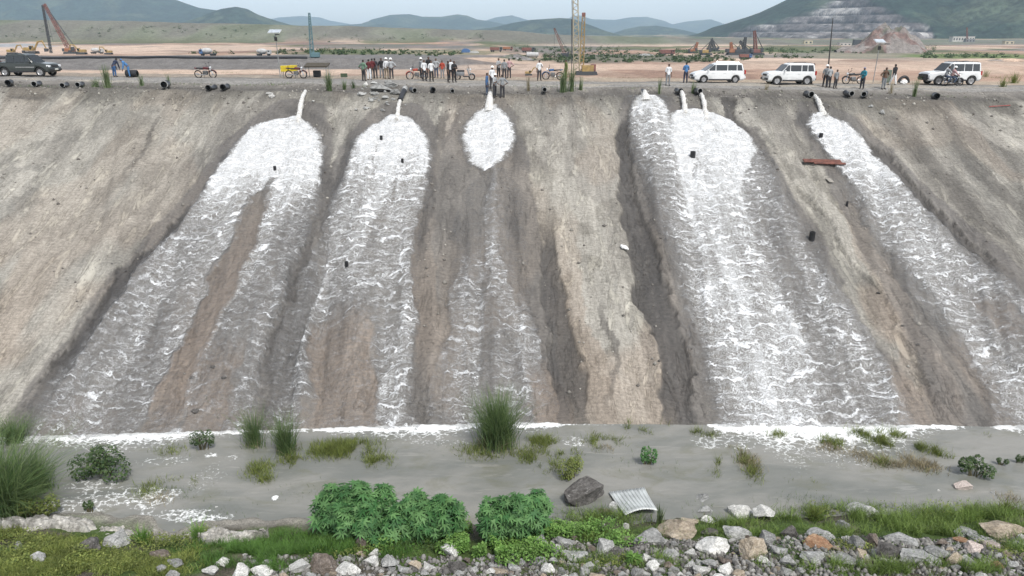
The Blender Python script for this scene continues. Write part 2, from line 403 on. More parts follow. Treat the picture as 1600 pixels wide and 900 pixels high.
# ------------------------------------------------------------------ slope mesh (crest top included), fan-shaped grid
def fan(ys, ncol, k0, k1):
    u = np.linspace(-1, 1, ncol)
    Y = np.repeat(ys[:, None], ncol, 1); half = k0+k1*ys
    return u[None, :]*half[:, None], Y
ys = np.concatenate([np.linspace(24.5, 54, 430), np.linspace(54.08, 60, 60), np.linspace(60.3, 67, 20), np.linspace(67.5, 80, 12)])
X, Y = fan(ys, 860, 3, .93)
Z = H(X, Y)
wet = np.zeros_like(X)
for f in WET:
    m, d = f(X, Y, .22, 0, 1.0); wet = np.maximum(wet, m*d)
for f, a in DRK: wet = np.maximum(wet, a*f(X, Y)*.75)
fo = foam_density(X, Y)
wet = np.maximum(wet, ss(.02, .2, fo))
wet *= ss(56, 54.3, Y)
base = np.array([.225, .208, .176]); grey = np.array([.205, .198, .18]); tan_ = np.array([.355, .335, .295]); brn = np.array([.27, .198, .150]); drk = np.array([.06, .055, .05])
n1 = fbm(X*.16, Y*.09, 91, 4)[..., None]; n2 = fbm(X*.9, Y*.16, 92, 4)[..., None]; n3 = fbm(X*.5, Y*.5, 93, 4)[..., None]
C = base*(1-n1)+grey*n1
C = C*(.72+.56*n2)
def lay(C, col, m): m = np.clip(m, 0, 1)[..., None]; return C*(1-m)+col*m
tm = .42*ss(-14, -30, X+(Y-27)*-.75)*ss(.40, .62, fbm(X*.35+Y*.2, Y*.10, 96, 4))+.5*ss(20, 36, X-(Y-27)*.9)*ss(.42, .6, fbm(X*.5, Y*.12, 95, 4))
for f, a in TAN: tm = np.maximum(tm, a*f(X, Y))
C = lay(C, tan_*(.8+.4*n2), tm*(.30+.75*ss(.40, .50, fbm(X*.9, Y*.6, 94, 5))))
C = lay(C, tan_, ss(.55, .59, n2[..., 0]*.5+n3[..., 0]*.5)*.45)
C = lay(C, drk*2.2, ss(.55, .59, fbm(X*.35, Y*.10, 89, 5))*.35)
bm_ = np.zeros_like(X)
for f, a in BRN: bm_ = np.maximum(bm_, a*f(X, Y))
bm_ = np.maximum(bm_, .5*ss(.52, .62, fbm(X*.3, Y*.12, 97, 3)))
lw = ss(44, 28, Y)
C = C*(1-.42*wet[..., None])
C = lay(C, np.array([.135, .118, .104]), wet*.45*(1-.8*bm_))
C = lay(C, np.array([.27, .208, .158])*(.7+.6*n2), bm_*(.40+.45*lw)*(1-.35*wet))
dm = np.zeros_like(X)
for f, a in DRK: dm = np.maximum(dm, a*f(X, Y))
C = lay(C, drk, dm*(.62+.45*fbm(X*1.4, Y*.6, 98, 3)))
# crest top: grey gravel, dark earth lip
top = ss(54.0, 55.0, Y+(n3[..., 0]-.5)*1.6)
ctop = np.array([.185, .172, .155])*(.65+.7*fbm(X*.6, Y*.9, 99, 4)[..., None])
C = C*(1-top[..., None])+ctop*top[..., None]
lip = ss(52.2, 54.3, Y+(fbm(X*.5, Y*.3, 88, 3)-.5)*3.2)*ss(57.4, 55.5, Y)
C = C*(1-.35*lip[..., None])
sand = ss(61.5, 63.5, Y+(n3[..., 0]-.5)*3)*(.5+.5*ss(-30, 25, X))
C = lay(C, np.array([.40, .32, .24]), sand*.8)
L = (edgeY(X)-Y)*1.095
b = NB('eroded slope earth')
SL = b.attr('sl', 'Vector')
cc = b.attr('Col', 'Color')
st = b.noise(b.vm('MULTIPLY', SL, (.9, 9.0, 1)), 1.0, 5, .65)      # compaction layers run along the slope
gr = b.noise(SL, 6.0, 9, .78); ru = b.noise(b.vm('MULTIPLY', SL, (5.0, .9, 1)), 1.0, 5, .6)
k = b.math('MULTIPLY', b.mr(st.outputs[0], .3, .7, .87, 1.13), b.mr(gr.outputs[0], .3, .7, .68, 1.32))
k = b.math('MULTIPLY', k, b.mr(ru.outputs[0], .3, .7, .91, 1.09))
cr = b.noise(SL, 1.3, 6, .7, 1.2)
col = b.mix(1.0, cc, k, 'MULTIPLY')
cr2 = b.noise(b.vm('MULTIPLY', SL, (1.1, .28, 1)), 1.0, 9, .72, .9)
crm = b.math('MULTIPLY', b.mr(cr2.outputs[0], .53, .58, 0, .75), b.mr(cr.outputs[0], .38, .52, .25, 1))
col = b.mix(crm, col, b.mix(1.0, cc, (1.5, 1.5, 1.46, 1), 'MULTIPLY'))
dk = b.noise(b.vm('MULTIPLY', SL, (1.7, .22, 1)), 1.0, 8, .7, .5)
col = b.mix(b.mr(b.math('ABSOLUTE', b.math('SUBTRACT', dk.outputs[0], .47)), .0, .016, .62, 0), col, b.mix(1.0, cc, (.45, .43, .41, 1), 'MULTIPLY'))
pit = b.n('TexVoronoi', i_Vector=SL, i_Scale=1.6)
col = b.mix(b.mr(pit.outputs['Distance'], .05, .09, .6, 0), col, b.mix(1.0, cc, (.35, .33, .3, 1), 'MULTIPLY'))
w_ = b.attr('wet')
hgt = b.math('ADD', b.math('MULTIPLY', st.outputs[0], .22), b.math('ADD', gr.outputs[0], b.math('MULTIPLY', ru.outputs[0], .15)))
col2 = b.mix(w_, col, b.mix(1.0, cc, k, 'MULTIPLY'))
MAT_SLOPE = b.done(b.bsdf(col2, b.mr(w_, 0, 1, .95, .45), b.bump(b.math('ADD', hgt, b.math('MULTIPLY', crm, .8)), .75, .08), Specular_IOR_Level=b.mr(w_, 0, 1, .15, .5)))
V = np.stack([X, Y, Z], -1).reshape(-1, 3)
sl3 = np.stack([X, L, 0*X], -1).reshape(-1, 3)
o = npmesh('slope', V, gridfaces(*X.shape), MAT_SLOPE, attrs={'wet': wet}, vec={'sl': sl3}, col={'Col': C.reshape(-1, 3)}); tag(o, kind='structure')

# ------------------------------------------------------------------ water running down the slope
ys = np.linspace(24.8, 54.4, 620)
X, Y = fan(ys, 1150, 3, .90)
fo = foam_density(X, Y); Zs = H(X, Y)
L = (edgeY(X)-Y)*1.095
wob = fbm(X*1.3, L*2.4, 101, 4)
saw = (L*1.05+2.2*fbm(X*.55, L*.35, 102, 3)+.8*fbm(X*2, L*1.2, 104, 2)) % 1.0
thick = .02+ss(.02, .3, fo)*(.03+.06*saw*ss(1.05, .6, fo)+.09*(wob-.3))+.10*ss(.85, 1, fo)*(.6+.8*saw*fbm(X*1.2, L*.8, 107, 3))
Zw = Zs+thick
b = NB('running muddy water with foam')
S = b.attr('sl', 'Vector'); D = b.attr('foam')
wn = b.noise(S, 1.2, 3, .5).outputs['Color']
Pw = b.vm('ADD', S, b.vm('MULTIPLY', b.vm('SUBTRACT', wn, (.5, .5, .5)), (1.5, 1.5, 0)))
wn2 = b.noise(S, 5.0, 3, .6).outputs['Color']
Pw = b.vm('ADD', Pw, b.vm('MULTIPLY', b.vm('SUBTRACT', wn2, (.5, .5, .5)), (.34, .34, 0)))
def crescents(Pv, sx, sy, a0, a1):
    Q = b.vm('MULTIPLY', Pv, (sx, sy, 1))
    v = b.n('TexVoronoi', feature='F1', voronoi_dimensions='2D', i_Vector=Q, i_Scale=1.0, i_Randomness=.95)
    rel = b.vm('SUBTRACT', Q, v.outputs['Position'])
    sx_ = b.n('SeparateXYZ', i_Vector=rel)
    down = b.mr(sx_.outputs[1], -.22, .35)
    return b.math('MULTIPLY', b.mr(v.outputs['Distance'], a0, a1), down)
A1 = crescents(Pw, 1.15, 2.3, .40, .66)
A2 = crescents(Pw, 2.6, 5.2, .38, .66)
e = b.n('TexVoronoi', feature='DISTANCE_TO_EDGE', voronoi_dimensions='2D', i_Vector=b.vm('MULTIPLY', Pw, (3.3, 5.0, 1)), i_Scale=1.0)
E1 = b.mr(e.outputs['Distance'], .0, .13, 1, 0)
e2 = b.n('TexVoronoi', feature='DISTANCE_TO_EDGE', voronoi_dimensions='2D', i_Vector=b.vm('MULTIPLY', Pw, (8.0, 12, 1)), i_Scale=1.0)
E2 = b.mr(e2.outputs['Distance'], .0, .16, 1, 0)
N1 = b.mr(b.noise(b.vm('MULTIPLY', S, (13, 20, 1)), 1.0, 4, .75).outputs[0], .36, .66)
N2 = b.noise(b.vm('MULTIPLY', S, (.7, .45, 1)), 1.0, 3, .6).outputs[0]
T = b.math('ADD', b.math('MULTIPLY', A1, .36), b.math('MULTIPLY', A2, .24))
T = b.math('ADD', T, b.math('ADD', b.math('MULTIPLY', E1, .16), b.math('MULTIPLY', E2, .14)))
T = b.math('ADD', T, b.math('MULTIPLY', N1, .30))
N3 = b.noise(b.vm('MULTIPLY', S, (2.6, .16, 1)), 1.0, 5, .65, .3).outputs[0]
De = b.math('ADD', b.math('ADD', D, b.math('MULTIPLY', b.math('SUBTRACT', N3, .5), b.mr(D, .02, .3, 0, .75))), b.math('MULTIPLY', b.math('SUBTRACT', N2, .5), b.mr(D, 0, .3, 0, .35)))
thr = b.mr(De, 0, 1, 1.02, -.06, smooth=False)
foam = b.mr(b.math('SUBTRACT', T, thr), -.12, .26)
lace = b.math('MULTIPLY', b.math('MAXIMUM', b.math('MULTIPLY', E1, .9), b.math('MAXIMUM', b.math('MAXIMUM', A1, b.math('MULTIPLY', A2, .85)), b.math('MULTIPLY', b.math('ADD', E2, N1), .48))), b.mr(b.noise(b.vm('MULTIPLY', S, (2.2, 3.2, 1)), 1.0, 4, .7).outputs[0], .40, .58, .24, 1))
lace = b.math('MULTIPLY', lace, b.mr(De, .06, .66, .12, 1.0, smooth=False))
foam = b.math('MAXIMUM', foam, lace)
foam = b.math('MULTIPLY', foam, b.mr(D, .01, .12))
hh = b.math('ADD', b.math('MULTIPLY', foam, .5), b.math('ADD', T, b.math('MULTIPLY', A1, .9)))
nm = b.bump(hh, .7, .07)
fcol = b.mix(b.mr(b.math('ADD', T, b.math('MULTIPLY', D, .22)), .20, .82), (.47, .47, .46, 1), (.80, .81, .82, 1))
fsh = b.bsdf(fcol, .7, nm, Specular_IOR_Level=.3)
milky = b.n('BsdfDiffuse', i_Color=(.39, .368, .335, 1), i_Normal=nm).outputs[0]
clear = b.n('BsdfTransparent').outputs[0]
ms = b.n('MixShader'); b.set(ms.inputs[0], b.mr(D, .10, .95, 0.0, .55)); b.set(ms.inputs[1], clear); b.set(ms.inputs[2], milky)
gl = b.n('BsdfGlossy', i_Roughness=.3, i_Normal=nm); gl.inputs['Color'].default_value = (.8, .8, .8, 1)
fr = b.n('Fresnel', i_IOR=1.33, i_Normal=nm).outputs[0]
ms2 = b.n('MixShader'); b.set(ms2.inputs[0], b.math('MULTIPLY', fr, .45)); b.set(ms2.inputs[1], ms.outputs[0]); b.set(ms2.inputs[2], gl.outputs[0])
ms3 = b.n('MixShader'); b.set(ms3.inputs[0], foam); b.set(ms3.inputs[1], ms2.outputs[0]); b.set(ms3.inputs[2], fsh)
MAT_FOAM = b.done(ms3.outputs[0])
V = np.stack([X, Y, Zw], -1).reshape(-1, 3)
f = gridfaces(*X.shape, keep=(fo.ravel() > .012))
V, f, (fa, sa) = compact(V, f, fo.ravel(), np.stack([X, L, 0*X], -1).reshape(-1, 3))
o = npmesh('water_on_slope', V, f, MAT_FOAM, attrs={'foam': fa}, vec={'sl': sa}); tag(o, kind='structure')

# ------------------------------------------------------------------ channel water
def pstrip(pts, seed=0):   # foam blobs on the flat water: (px, py, rx, ry, amount)
    out = []
    for px, py, rx, ry, a in pts:
        g = G(px, py, 14, 0, False); g2 = AY(px, py, g.y); k = ppm(g)
        out.append((g.x, g.y, rx/k, ry/k/.62, a))
    return out
ys = np.linspace(12, 29.2, 420); X, Y = fan(ys, 900, 3, 1.02)
sY = Y-(toeY(X)+0.0)
ppx, _ = PX(X, toeY(X), 0*X)
wid = np.interp(ppx, [-200, 60, 120, 200, 240, 330, 480, 540, 600, 720, 750, 850, 920, 1100, 1130, 1200, 1300, 1400, 1440, 1540, 1580, 1650, 1900],
                [.5, .45, .6, .9, .6, .3, .25, .35, .6, .6, .4, .3, .15, .06, .8, 1.5, 1.6, 1.1, .35, .12, .5, .8, .6])
wid = wid*(.6+.9*fbm(X*.8, X*0, 111, 3))
fw = ss(-wid*1.5, -wid*.1, sY+(fbm(X*2.2, Y*2.2, 117, 3)-.5)*.5*wid)*.97*ss(.08, .32, wid)
trail = ss(-wid*2.6, -wid*.6, sY)*.42*ss(.15, .5, wid)
fw = np.maximum(fw, trail)
for gx, gy, rx, ry, a in pstrip([(200,778,80,18,.42),(280,805,60,12,.42),(150,760,60,12,.35),(120,790,90,16,.35),(255,720,60,10,.26),(330,740,30,30,.2),(360,715,22,10,.5),(330,712,14,6,.5),(700,690,60,10,.25),(180,700,60,14,.3),(90,815,90,8,.6),(330,808,40,6,.5),(430,778,6,4,.9),(900,690,25,14,.32),(1160,690,90,14,.35),(1300,690,100,12,.3)]):
    q = ((X-gx)/rx)**2+((Y-gy)/ry)**2+(fbm(X*1.1, Y*1.1, 113, 3)-.5)*1.8
    fw = np.maximum(fw, a*ss(1.2, .3, q))
Zw = 0*X+(fbm(X*1.6, Y*2.6, 115, 3)-.5)*.03+ss(.6, .95, fw)*.05*fbm(X*5, Y*5, 116, 2)
b = NB('muddy channel water')
P = b.pos(); D = b.attr('foam')
big = b.noise(b.vm('MULTIPLY', P, (.16, .4, 1)), 1.0, 4, .6, .6)
colr = b.mix(b.mr(big.outputs[0], .35, .65), (.235, .23, .208, 1), (.155, .16, .145, 1))
shal = b.noise(b.vm('MULTIPLY', P, (.5, .9, 1)), 1.0, 5, .65, .5)
colr = b.mix(b.mr(shal.outputs[0], .50, .68, 0, .4), colr, (.13, .13, .08, 1))
wv = b.noise(b.vm('MULTIPLY', P, (2.2, 5.0, 1)), 1.0, 6, .65, .8)
N1 = b.mr(b.noise(P, 9.0, 5, .7).outputs[0], .3, .72)
e = b.n('TexVoronoi', feature='DISTANCE_TO_EDGE', i_Vector=b.vm('MULTIPLY', b.vm('ADD', P, b.vm('SCALE', wv.outputs['Color'], .5)), (2.2, 3.4, 0)), i_Scale=1.0)
E1 = b.mr(e.outputs['Distance'], 0, .22, 1, 0)
T = b.math('ADD', b.math('MULTIPLY', E1, .45), b.math('MULTIPLY', N1, .55))
foam = b.mr(b.math('SUBTRACT', T, b.mr(D, 0, 1, 1.05, -.12, smooth=False)), -.18, .36)
foam = b.math('MULTIPLY', foam, b.mr(D, .02, .15))
nm = b.bump(b.math('ADD', b.math('MULTIPLY', foam, .4), wv.outputs[0]), .42, .06)
stk = b.noise(b.vm('MULTIPLY', P, (.5, 3.2, 1)), 1.0, 6, .7, 1.5)
colr = b.mix(b.mr(stk.outputs[0], .56, .70, 0, .45), colr, (.30, .29, .265, 1))
colr = b.mix(foam, colr, (.78, .79, .78, 1))
MAT_WATER = b.done(b.bsdf(colr, b.mr(foam, 0, 1, .07, .7), nm, IOR=1.33, Specular_IOR_Level=.5))
V = np.stack([X, Y, Zw], -1).reshape(-1, 3)
o = npmesh('water', V, gridfaces(*X.shape), MAT_WATER, attrs={'foam': fw}); tag(o, kind='structure')

# ------------------------------------------------------------------ near bank
ys = np.linspace(7, 24.6, 260); X, Y = fan(ys, 520, 3, 1.02); Z = H(X, Y)
g = fbm(X*.7, Y*.7, 121, 4)[..., None]; g2 = fbm(X*3, Y*3, 122, 3)[..., None]
C = np.array([.10, .09, .07])*(.6+.8*g2)
grm = ss(.36, .52, g[..., 0])*ss(.0, .2, Z)*.95
C = C*(1-grm[..., None])+np.array([.07, .11, .03])*grm[..., None]
silt = ss(.45, .0, Z)*ss(2, -10, X); C = lay(C, np.array([.34, .32, .28]), silt*.8)
C = C*(1-.35*ss(.08, -.05, Z)[..., None])
b = NB('bank soil'); P = b.pos()
k = b.math('MULTIPLY', b.mr(b.noise(P, 3, 5, .7).outputs[0], .3, .7, .75, 1.25), b.mr(b.noise(P, 18, 4, .7).outputs[0], .3, .7, .6, 1.4))
MAT_SOIL = b.done(b.bsdf(b.mix(1.0, b.attr('Col', 'Color'), k, 'MULTIPLY'), .95, b.bump(b.noise(P, 14, 5, .7).outputs[0], .9, .07), Specular_IOR_Level=.15))
o = npmesh('bank', np.stack([X, Y, Z], -1).reshape(-1, 3), gridfaces(*X.shape), MAT_SOIL, col={'Col': C.reshape(-1, 3)}); tag(o, kind='structure')

# ------------------------------------------------------------------ crest road
ys = np.linspace(57.2, 61.6, 24); X, Y = fan(ys, 500, 3, .93)
e = (fbm(X*.4, X*0, 131, 3)-.5)*.5
Yr = 57.2+(Y-57.2)+e
ed_ = np.minimum(np.arange(24), np.arange(24)[::-1])[:, None]/3.0
Z = H(X, Yr)+.02-.07*np.clip(1-ed_, 0, 1)
C = np.array([.235, .225, .21])*(.8+.4*fbm(X*.3, Yr*1.6, 132, 4)[..., None])
C = lay(C, np.array([.36, .32, .26]), ss(.55, .7, fbm(X*.15, Yr*.9, 133, 3))*.6)
o = npmesh('road', np.stack([X, Yr, Z], -1).reshape(-1, 3), gridfaces(*X.shape), MAT_SOIL, col={'Col': C.reshape(-1, 3)}); tag(o, kind='structure')

# ------------------------------------------------------------------ plain
ys = np.concatenate([np.linspace(76, 200, 60), np.linspace(202, 300, 90), np.geomspace(301, 1100, 170), np.geomspace(1120, 11000, 40)])
X, Y = fan(ys, 560, 10, 1.15); Z = H(X, Y)
qx, qy = PX(X, Y, Z)
n1 = fbm(X*.018, Y*.006, 141, 4); n2 = fbm(X*.08, Y*.03, 142, 4); n3 = fbm(X*.01, Y*.012, 143, 3)
C = np.ones(X.shape+(3,))*np.array([.45, .34, .262])*(.78+.44*n2[..., None])
C = lay(C, np.array([.30, .18, .13]), ss(.48, .56, n1)*.6)
C = lay(C, np.array([.155, .15, .145]), ss(.47, .53, fbm(X*.014, Y*.02, 144, 5))*ss(200, 400, Y)*.8)
C = lay(C, np.array([.20, .13, .10]), ss(.55, .60, fbm(X*.03, Y*.03, 146, 5))*.6)
C = lay(C, np.array([.085, .11, .05]), ss(.50, .57, fbm(X*.02, Y*.012, 145, 4))*ss(330, 430, Y)*.8)
left = ss(30, -25, X+(fbm(X*.02, Y*.02, 31, 2)-.5)*60)
C = lay(C, np.array([.15, .145, .14])*1.0, left*ss(204, 209, Y)*ss(246, 236, Y)*.95)
def patch(C, px, py, rx, ry, col, a=1, dist=0):
    q = ((qx-px)/rx)**2+((qy-py)/ry)**2+(n2-.5)*1.6+(n1-.5)*.8
    return lay(C, np.array(col), a*ss(1.15, .55, q)*(Y > 120))
G_, K_, S_ = [.085, .115, .055], [.16, .155, .15], [.55, .42, .33]
for a in [(620,82,220,5,G_,.6),(540,80,70,5,G_,.7),(600,88,260,3,K_,.9),(980,92,180,7,[.13,.135,.10],.85),(860,80,90,10,K_,.5),(1080,80,70,3,G_,.8),(1330,86,140,5,[.2,.2,.15],.8),
          (1260,77,100,5,G_,.85),(1530,88,120,4,[.12,.17,.06],.9),(1100,70,120,2.5,S_,.8),(960,70,160,2.5,S_,.7),(120,78,180,7,S_,.8),(330,75,160,5,S_,.7),(1000,105,300,6,S_,.6),
          (560,112,500,4,S_,.5),(1450,105,200,8,S_,.5),(940,97,90,3,[.16,.14,.11],.6),(30,71,60,3,[.35,.36,.38],.7),(600,73,160,4,K_,.7),(1200,93,110,2,S_,.9),(1545,93,50,2,S_,.9),(1180,86,90,4,K_,.5),(1500,75,90,3,S_,.6),(1330,80,60,3,[.2,.17,.15],.5)]:
    C = patch(C, *a)
rg = ss(590, 640, Y-X*.12)*ss(1100, 980, Y-X*.12)
rc = np.array([.155, .15, .125])[None, None]*(.75+.5*n2[..., None])
rc = rc*(1-.5*ss(.45, .6, n1)[..., None])+np.array([.085, .11, .06])*.6*ss(.42, .55, n1)[..., None]
C = C*(1-rg[..., None])+rc*rg[..., None]
fg = ss(1000, 1300, Y); C = lay(C, np.array([.07, .09, .045]), fg*ss(.4, .55, n3))
b = NB('plain ground'); P = b.pos()
k = b.math('MULTIPLY', b.mr(b.noise(P, .35, 5, .7).outputs[0], .3, .7, .8, 1.2), b.mr(b.noise(P, 2.2, 4, .7).outputs[0], .3, .7, .75, 1.25))
MAT_PLAIN = b.done(b.bsdf(b.mix(1.0, b.attr('Col', 'Color'), k, 'MULTIPLY'), .95, b.bump(b.noise(P, 1.2, 5, .7).outputs[0], .8, .5), Specular_IOR_Level=.1))
o = npmesh('ground', np.stack([X, Y, Z], -1).reshape(-1, 3), gridfaces(*X.shape), MAT_PLAIN, col={'Col': C.reshape(-1, 3)}); tag(o, kind='structure')

# ------------------------------------------------------------------ hills
b = NB('wooded hill'); P = b.pos()
k = b.math('MULTIPLY', b.mr(b.noise(P, .06, 7, .8).outputs[0], .35, .65, .45, 1.6), b.mr(b.noise(P, .012, 4, .6).outputs[0], .3, .7, .8, 1.2))
MAT_HILL = b.done(b.bsdf(b.mix(1.0, b.attr('Col', 'Color'), k, 'MULTIPLY'), .95, b.bump(b.noise(P, .05, 5, .7).outputs[0], 1, 6), Specular_IOR_Level=.05))
def hill(pts, D, w, seed, quarry=False, nx=260, ny=110):
    px = np.array([p[0] for p in pts], float); py = np.array([p[1] for p in pts], float)
    xs = (px-800)/F*D*cp/(cp+0*px)*1.0; 
    a = [ray(p[0], p[1]) for p in pts]
    xr = np.array([q[0]*D for q in a]); zr = np.array([CAMZ+q[1]*D for q in a])
    x0, x1 = xr[0]-w*.35, xr[-1]+w*.35
    u = np.linspace(x0, x1, nx); v = np.linspace(-1, 1, ny)
    X, T = np.meshgrid(u, v); Y = D+T*w
    xi = X+(fbm(X/w*1.5, Y/w*1.5, seed, 3)-.5)*w*.25*np.abs(T)
    zt = np.interp(xi, xr, zr)
    endf = ss(x0, xr[0], X)*ss(x1, xr[-1], X)
    prof = 1-np.abs(T)**1.25
    n = fbm(X/w*3, Y/w*3, seed+3, 5)-.5
    Z = (PLAIN-4)+(zt-PLAIN+4)*prof*endf+n*(zt-PLAIN+15)*.55*np.clip(np.abs(T)*2.5, .06, 1)*endf
    C = np.ones(X.shape+(3,))*np.array([.020, .036, .025])*(.55+.9*fbm(X/w*22, Y/w*22, seed+30, 3)[..., None])
    nn = fbm(X/w*5, Y/w*5, seed+7, 4)
    C = lay(C, np.array([.07, .085, .05]), ss(.5, .7, nn)*.6)
    if quarry:
        qx, qy = PX(X, Y, Z)
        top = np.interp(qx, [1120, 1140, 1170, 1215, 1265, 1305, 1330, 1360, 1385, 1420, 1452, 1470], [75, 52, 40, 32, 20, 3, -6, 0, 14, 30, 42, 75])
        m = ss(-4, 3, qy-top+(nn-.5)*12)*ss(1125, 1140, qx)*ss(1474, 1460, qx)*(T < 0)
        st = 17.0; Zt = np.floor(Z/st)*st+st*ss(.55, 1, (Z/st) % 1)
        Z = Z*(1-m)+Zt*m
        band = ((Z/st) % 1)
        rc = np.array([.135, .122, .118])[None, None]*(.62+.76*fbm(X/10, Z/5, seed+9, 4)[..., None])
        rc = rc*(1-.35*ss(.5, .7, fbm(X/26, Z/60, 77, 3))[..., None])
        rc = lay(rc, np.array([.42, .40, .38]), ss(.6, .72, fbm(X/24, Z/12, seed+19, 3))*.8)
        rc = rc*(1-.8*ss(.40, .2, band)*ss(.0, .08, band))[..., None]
        C = C*(1-m[..., None])+rc*m[..., None]
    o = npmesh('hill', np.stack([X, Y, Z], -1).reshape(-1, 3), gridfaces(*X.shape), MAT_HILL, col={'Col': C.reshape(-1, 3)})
    return tag(o, kind='structure')
hill([(-260,-40),(-100,-34),(0,-24),(100,-18),(200,-10),(270,-2),(290,5),(310,12),(345,17),(380,27),(430,38),(500,48)], 3600, 700, 201)
hill([(285,42),(305,30),(330,20),(350,14),(370,11),(385,14),(400,22),(420,29),(445,37),(485,47)], 2700, 350, 202)
hill([(400,36),(440,27),(470,25),(500,27),(515,32),(545,37),(580,48)], 8200, 900, 203)
hill([(470,48),(520,40),(565,37),(590,28),(610,23),(640,22),(660,26),(690,26),(715,22),(730,24),(745,30),(765,33),(800,40),(835,50)], 5200, 700, 204)
hill([(745,36),(775,27),(800,24),(820,30),(850,37),(880,34),(895,25),(905,24),(925,30),(960,31),(985,27),(1010,26),(1035,32),(1050,38),(1075,33),(1110,30),(1125,35),(1145,44)], 7600, 900, 205, nx=420)
hill([(720,52),(745,46),(775,42),(800,36),(830,31),(860,29),(875,28),(890,29),(905,33),(930,42),(965,56)], 3100, 380, 206)
hill([(950,55),(975,46),(1000,41),(1025,40),(1045,43),(1085,55)], 4000, 450, 207)
hill([(500,50),(560,42),(600,37),(650,44),(700,52)], 4300, 400, 208)
hill([(1090,70),(1110,58),(1130,50),(1150,37),(1180,25),(1205,15),(1235,0),(1300,-30),(1400,-60),(1520,-75),(1700,-80),(1850,-60)], 1900, 620, 209, True, 620, 300)
# red and grey rubble heap before the quarry
def mound(name, px, py, wpx, hpx, col, seed, amp=.5, deep=.5, n=150):
    g = G(px, py, 70); k = ppm(g); w = wpx/k/2; h = hpx/k
    u = np.linspace(-1, 1, n); X, T = np.meshgrid(u, u); r_ = np.sqrt(X**2+T**2)+(fbm(X*2+seed, T*2, seed, 3)-.5)*.5
    Z = h*(1-np.clip(r_, 0, 1)**1.3)*(.9+amp*1.6*(fbm(X*3.2, T*3.2, seed+1, 6)-.4))-.3
    XX = g.x+X*w; YY = g.y+w*deep*(1+T)
    C = np.array(col)[None, None]*(.35+1.3*fbm(X*9, T*9, seed+2, 5)[..., None])
    C = lay(C, np.array([.24, .225, .21]), ss(.5, .6, fbm(X*2.4+9, T*2.4, seed+6, 4))*.8)
    C = lay(C, np.array([.085, .10, .06]), ss(.55, .66, fbm(X*3, T*3, seed+5, 3))*.7)
    return npmesh(name, np.stack([XX, YY, H(XX, YY)*0+g.z+Z], -1).reshape(-1, 3), gridfaces(n, n), MAT_PLAIN, col={'Col': C.reshape(-1, 3)})
tag(mound('rubble_heap', 1402, 83, 150, 36, (.19, .135, .12), 301, .9), 'large red brown rubble heap below the terraced quarry face', 'rubble heap')
tag(mound('dirt_mound', 1590, 97, 110, 6, (.45, .33, .25), 302), 'low sandy mound at the right edge behind the large white SUV', 'mound')
tag(mound('dirt_mound', 880, 122, 90, 5, (.30, .19, .14), 303), 'low brown dirt mound at the foot of the tall yellow crane', 'mound')
tag(mound('gravel_mound', 800, 93, 70, 9, (.20, .19, .185), 304), 'grey gravel mound left of the tall crane on the plain', 'mound')
# ------------------------------------------------------------------ pipes and water jets on the crest
M_PIPE = M('black pipe plastic', (.018, .018, .02), .38, var=.5, vs=2)
M_PIPEIN = M('pipe inner wall', (.03, .03, .03), .6)
M_RIMSHINE = M('pipe rim with painted shine', (.30, .30, .29), .5, var=.5, vs=5)  # pale colour paints a highlight onto the black pipe ends
b = NB('falling muddy white water'); P = b.obj()
n = b.noise(b.vm('MULTIPLY', P, (9, 9, 2.2)), 1, 5, .7)
MAT_JET = b.done(b.bsdf(b.mix(b.mr(n.outputs[0], .35, .65), (.50, .47, .42, 1), (.82, .82, .80, 1)), .5, b.bump(n.outputs[0], 1, .12)))
def pipe(px, py, dx=.15, dy=2.4, dz=.28, r=.2, pale=False, label='', steep=0, group='black discharge pipes along the crest'):
    m = AY(px, py, 54.6 if not steep else steep)
    g0 = float(H(m.x, m.y))
    root = empty('discharge_pipe', m, 0, label, 'pipe', group)
    r = r*.9; dy = 1.25; dx = m.x/m.y*dy+dx*.28+(.12 if px < 600 else -.12); dz = -.02; t = Vector((dx, dy, dz)); n_ = 9
    pts = [t*(k/(n_-1))+Vector((0, 0, -.12*math.sin(k/(n_-1)*math.pi))) for k in range(n_)]
    mb = MB(); mb.tube(pts, r, 14, cap=False); mb.build('pipe_wall', M_PIPE, root, True)
    mb = MB(); mb.tube([p for p in pts[:5]], r*.86, 14, cap=False)
    q = pts[4]; mb.tube([q, q+t*.01], [r*.86, .001], 14, cap=False); mb.build('bore', M_PIPEIN, root, True)
    d = t.normalized(); a = []
    mb = MB(); mb.tube([d*-.021, d*-.02, d*.07, d*.071], [r*.86, r*1.05, r*1.05, r*.98], 14, cap=False)
    mb.build('pale_rim' if pale else 'rim', M_RIMSHINE if pale else M_PIPE, root, True)
    return root, m
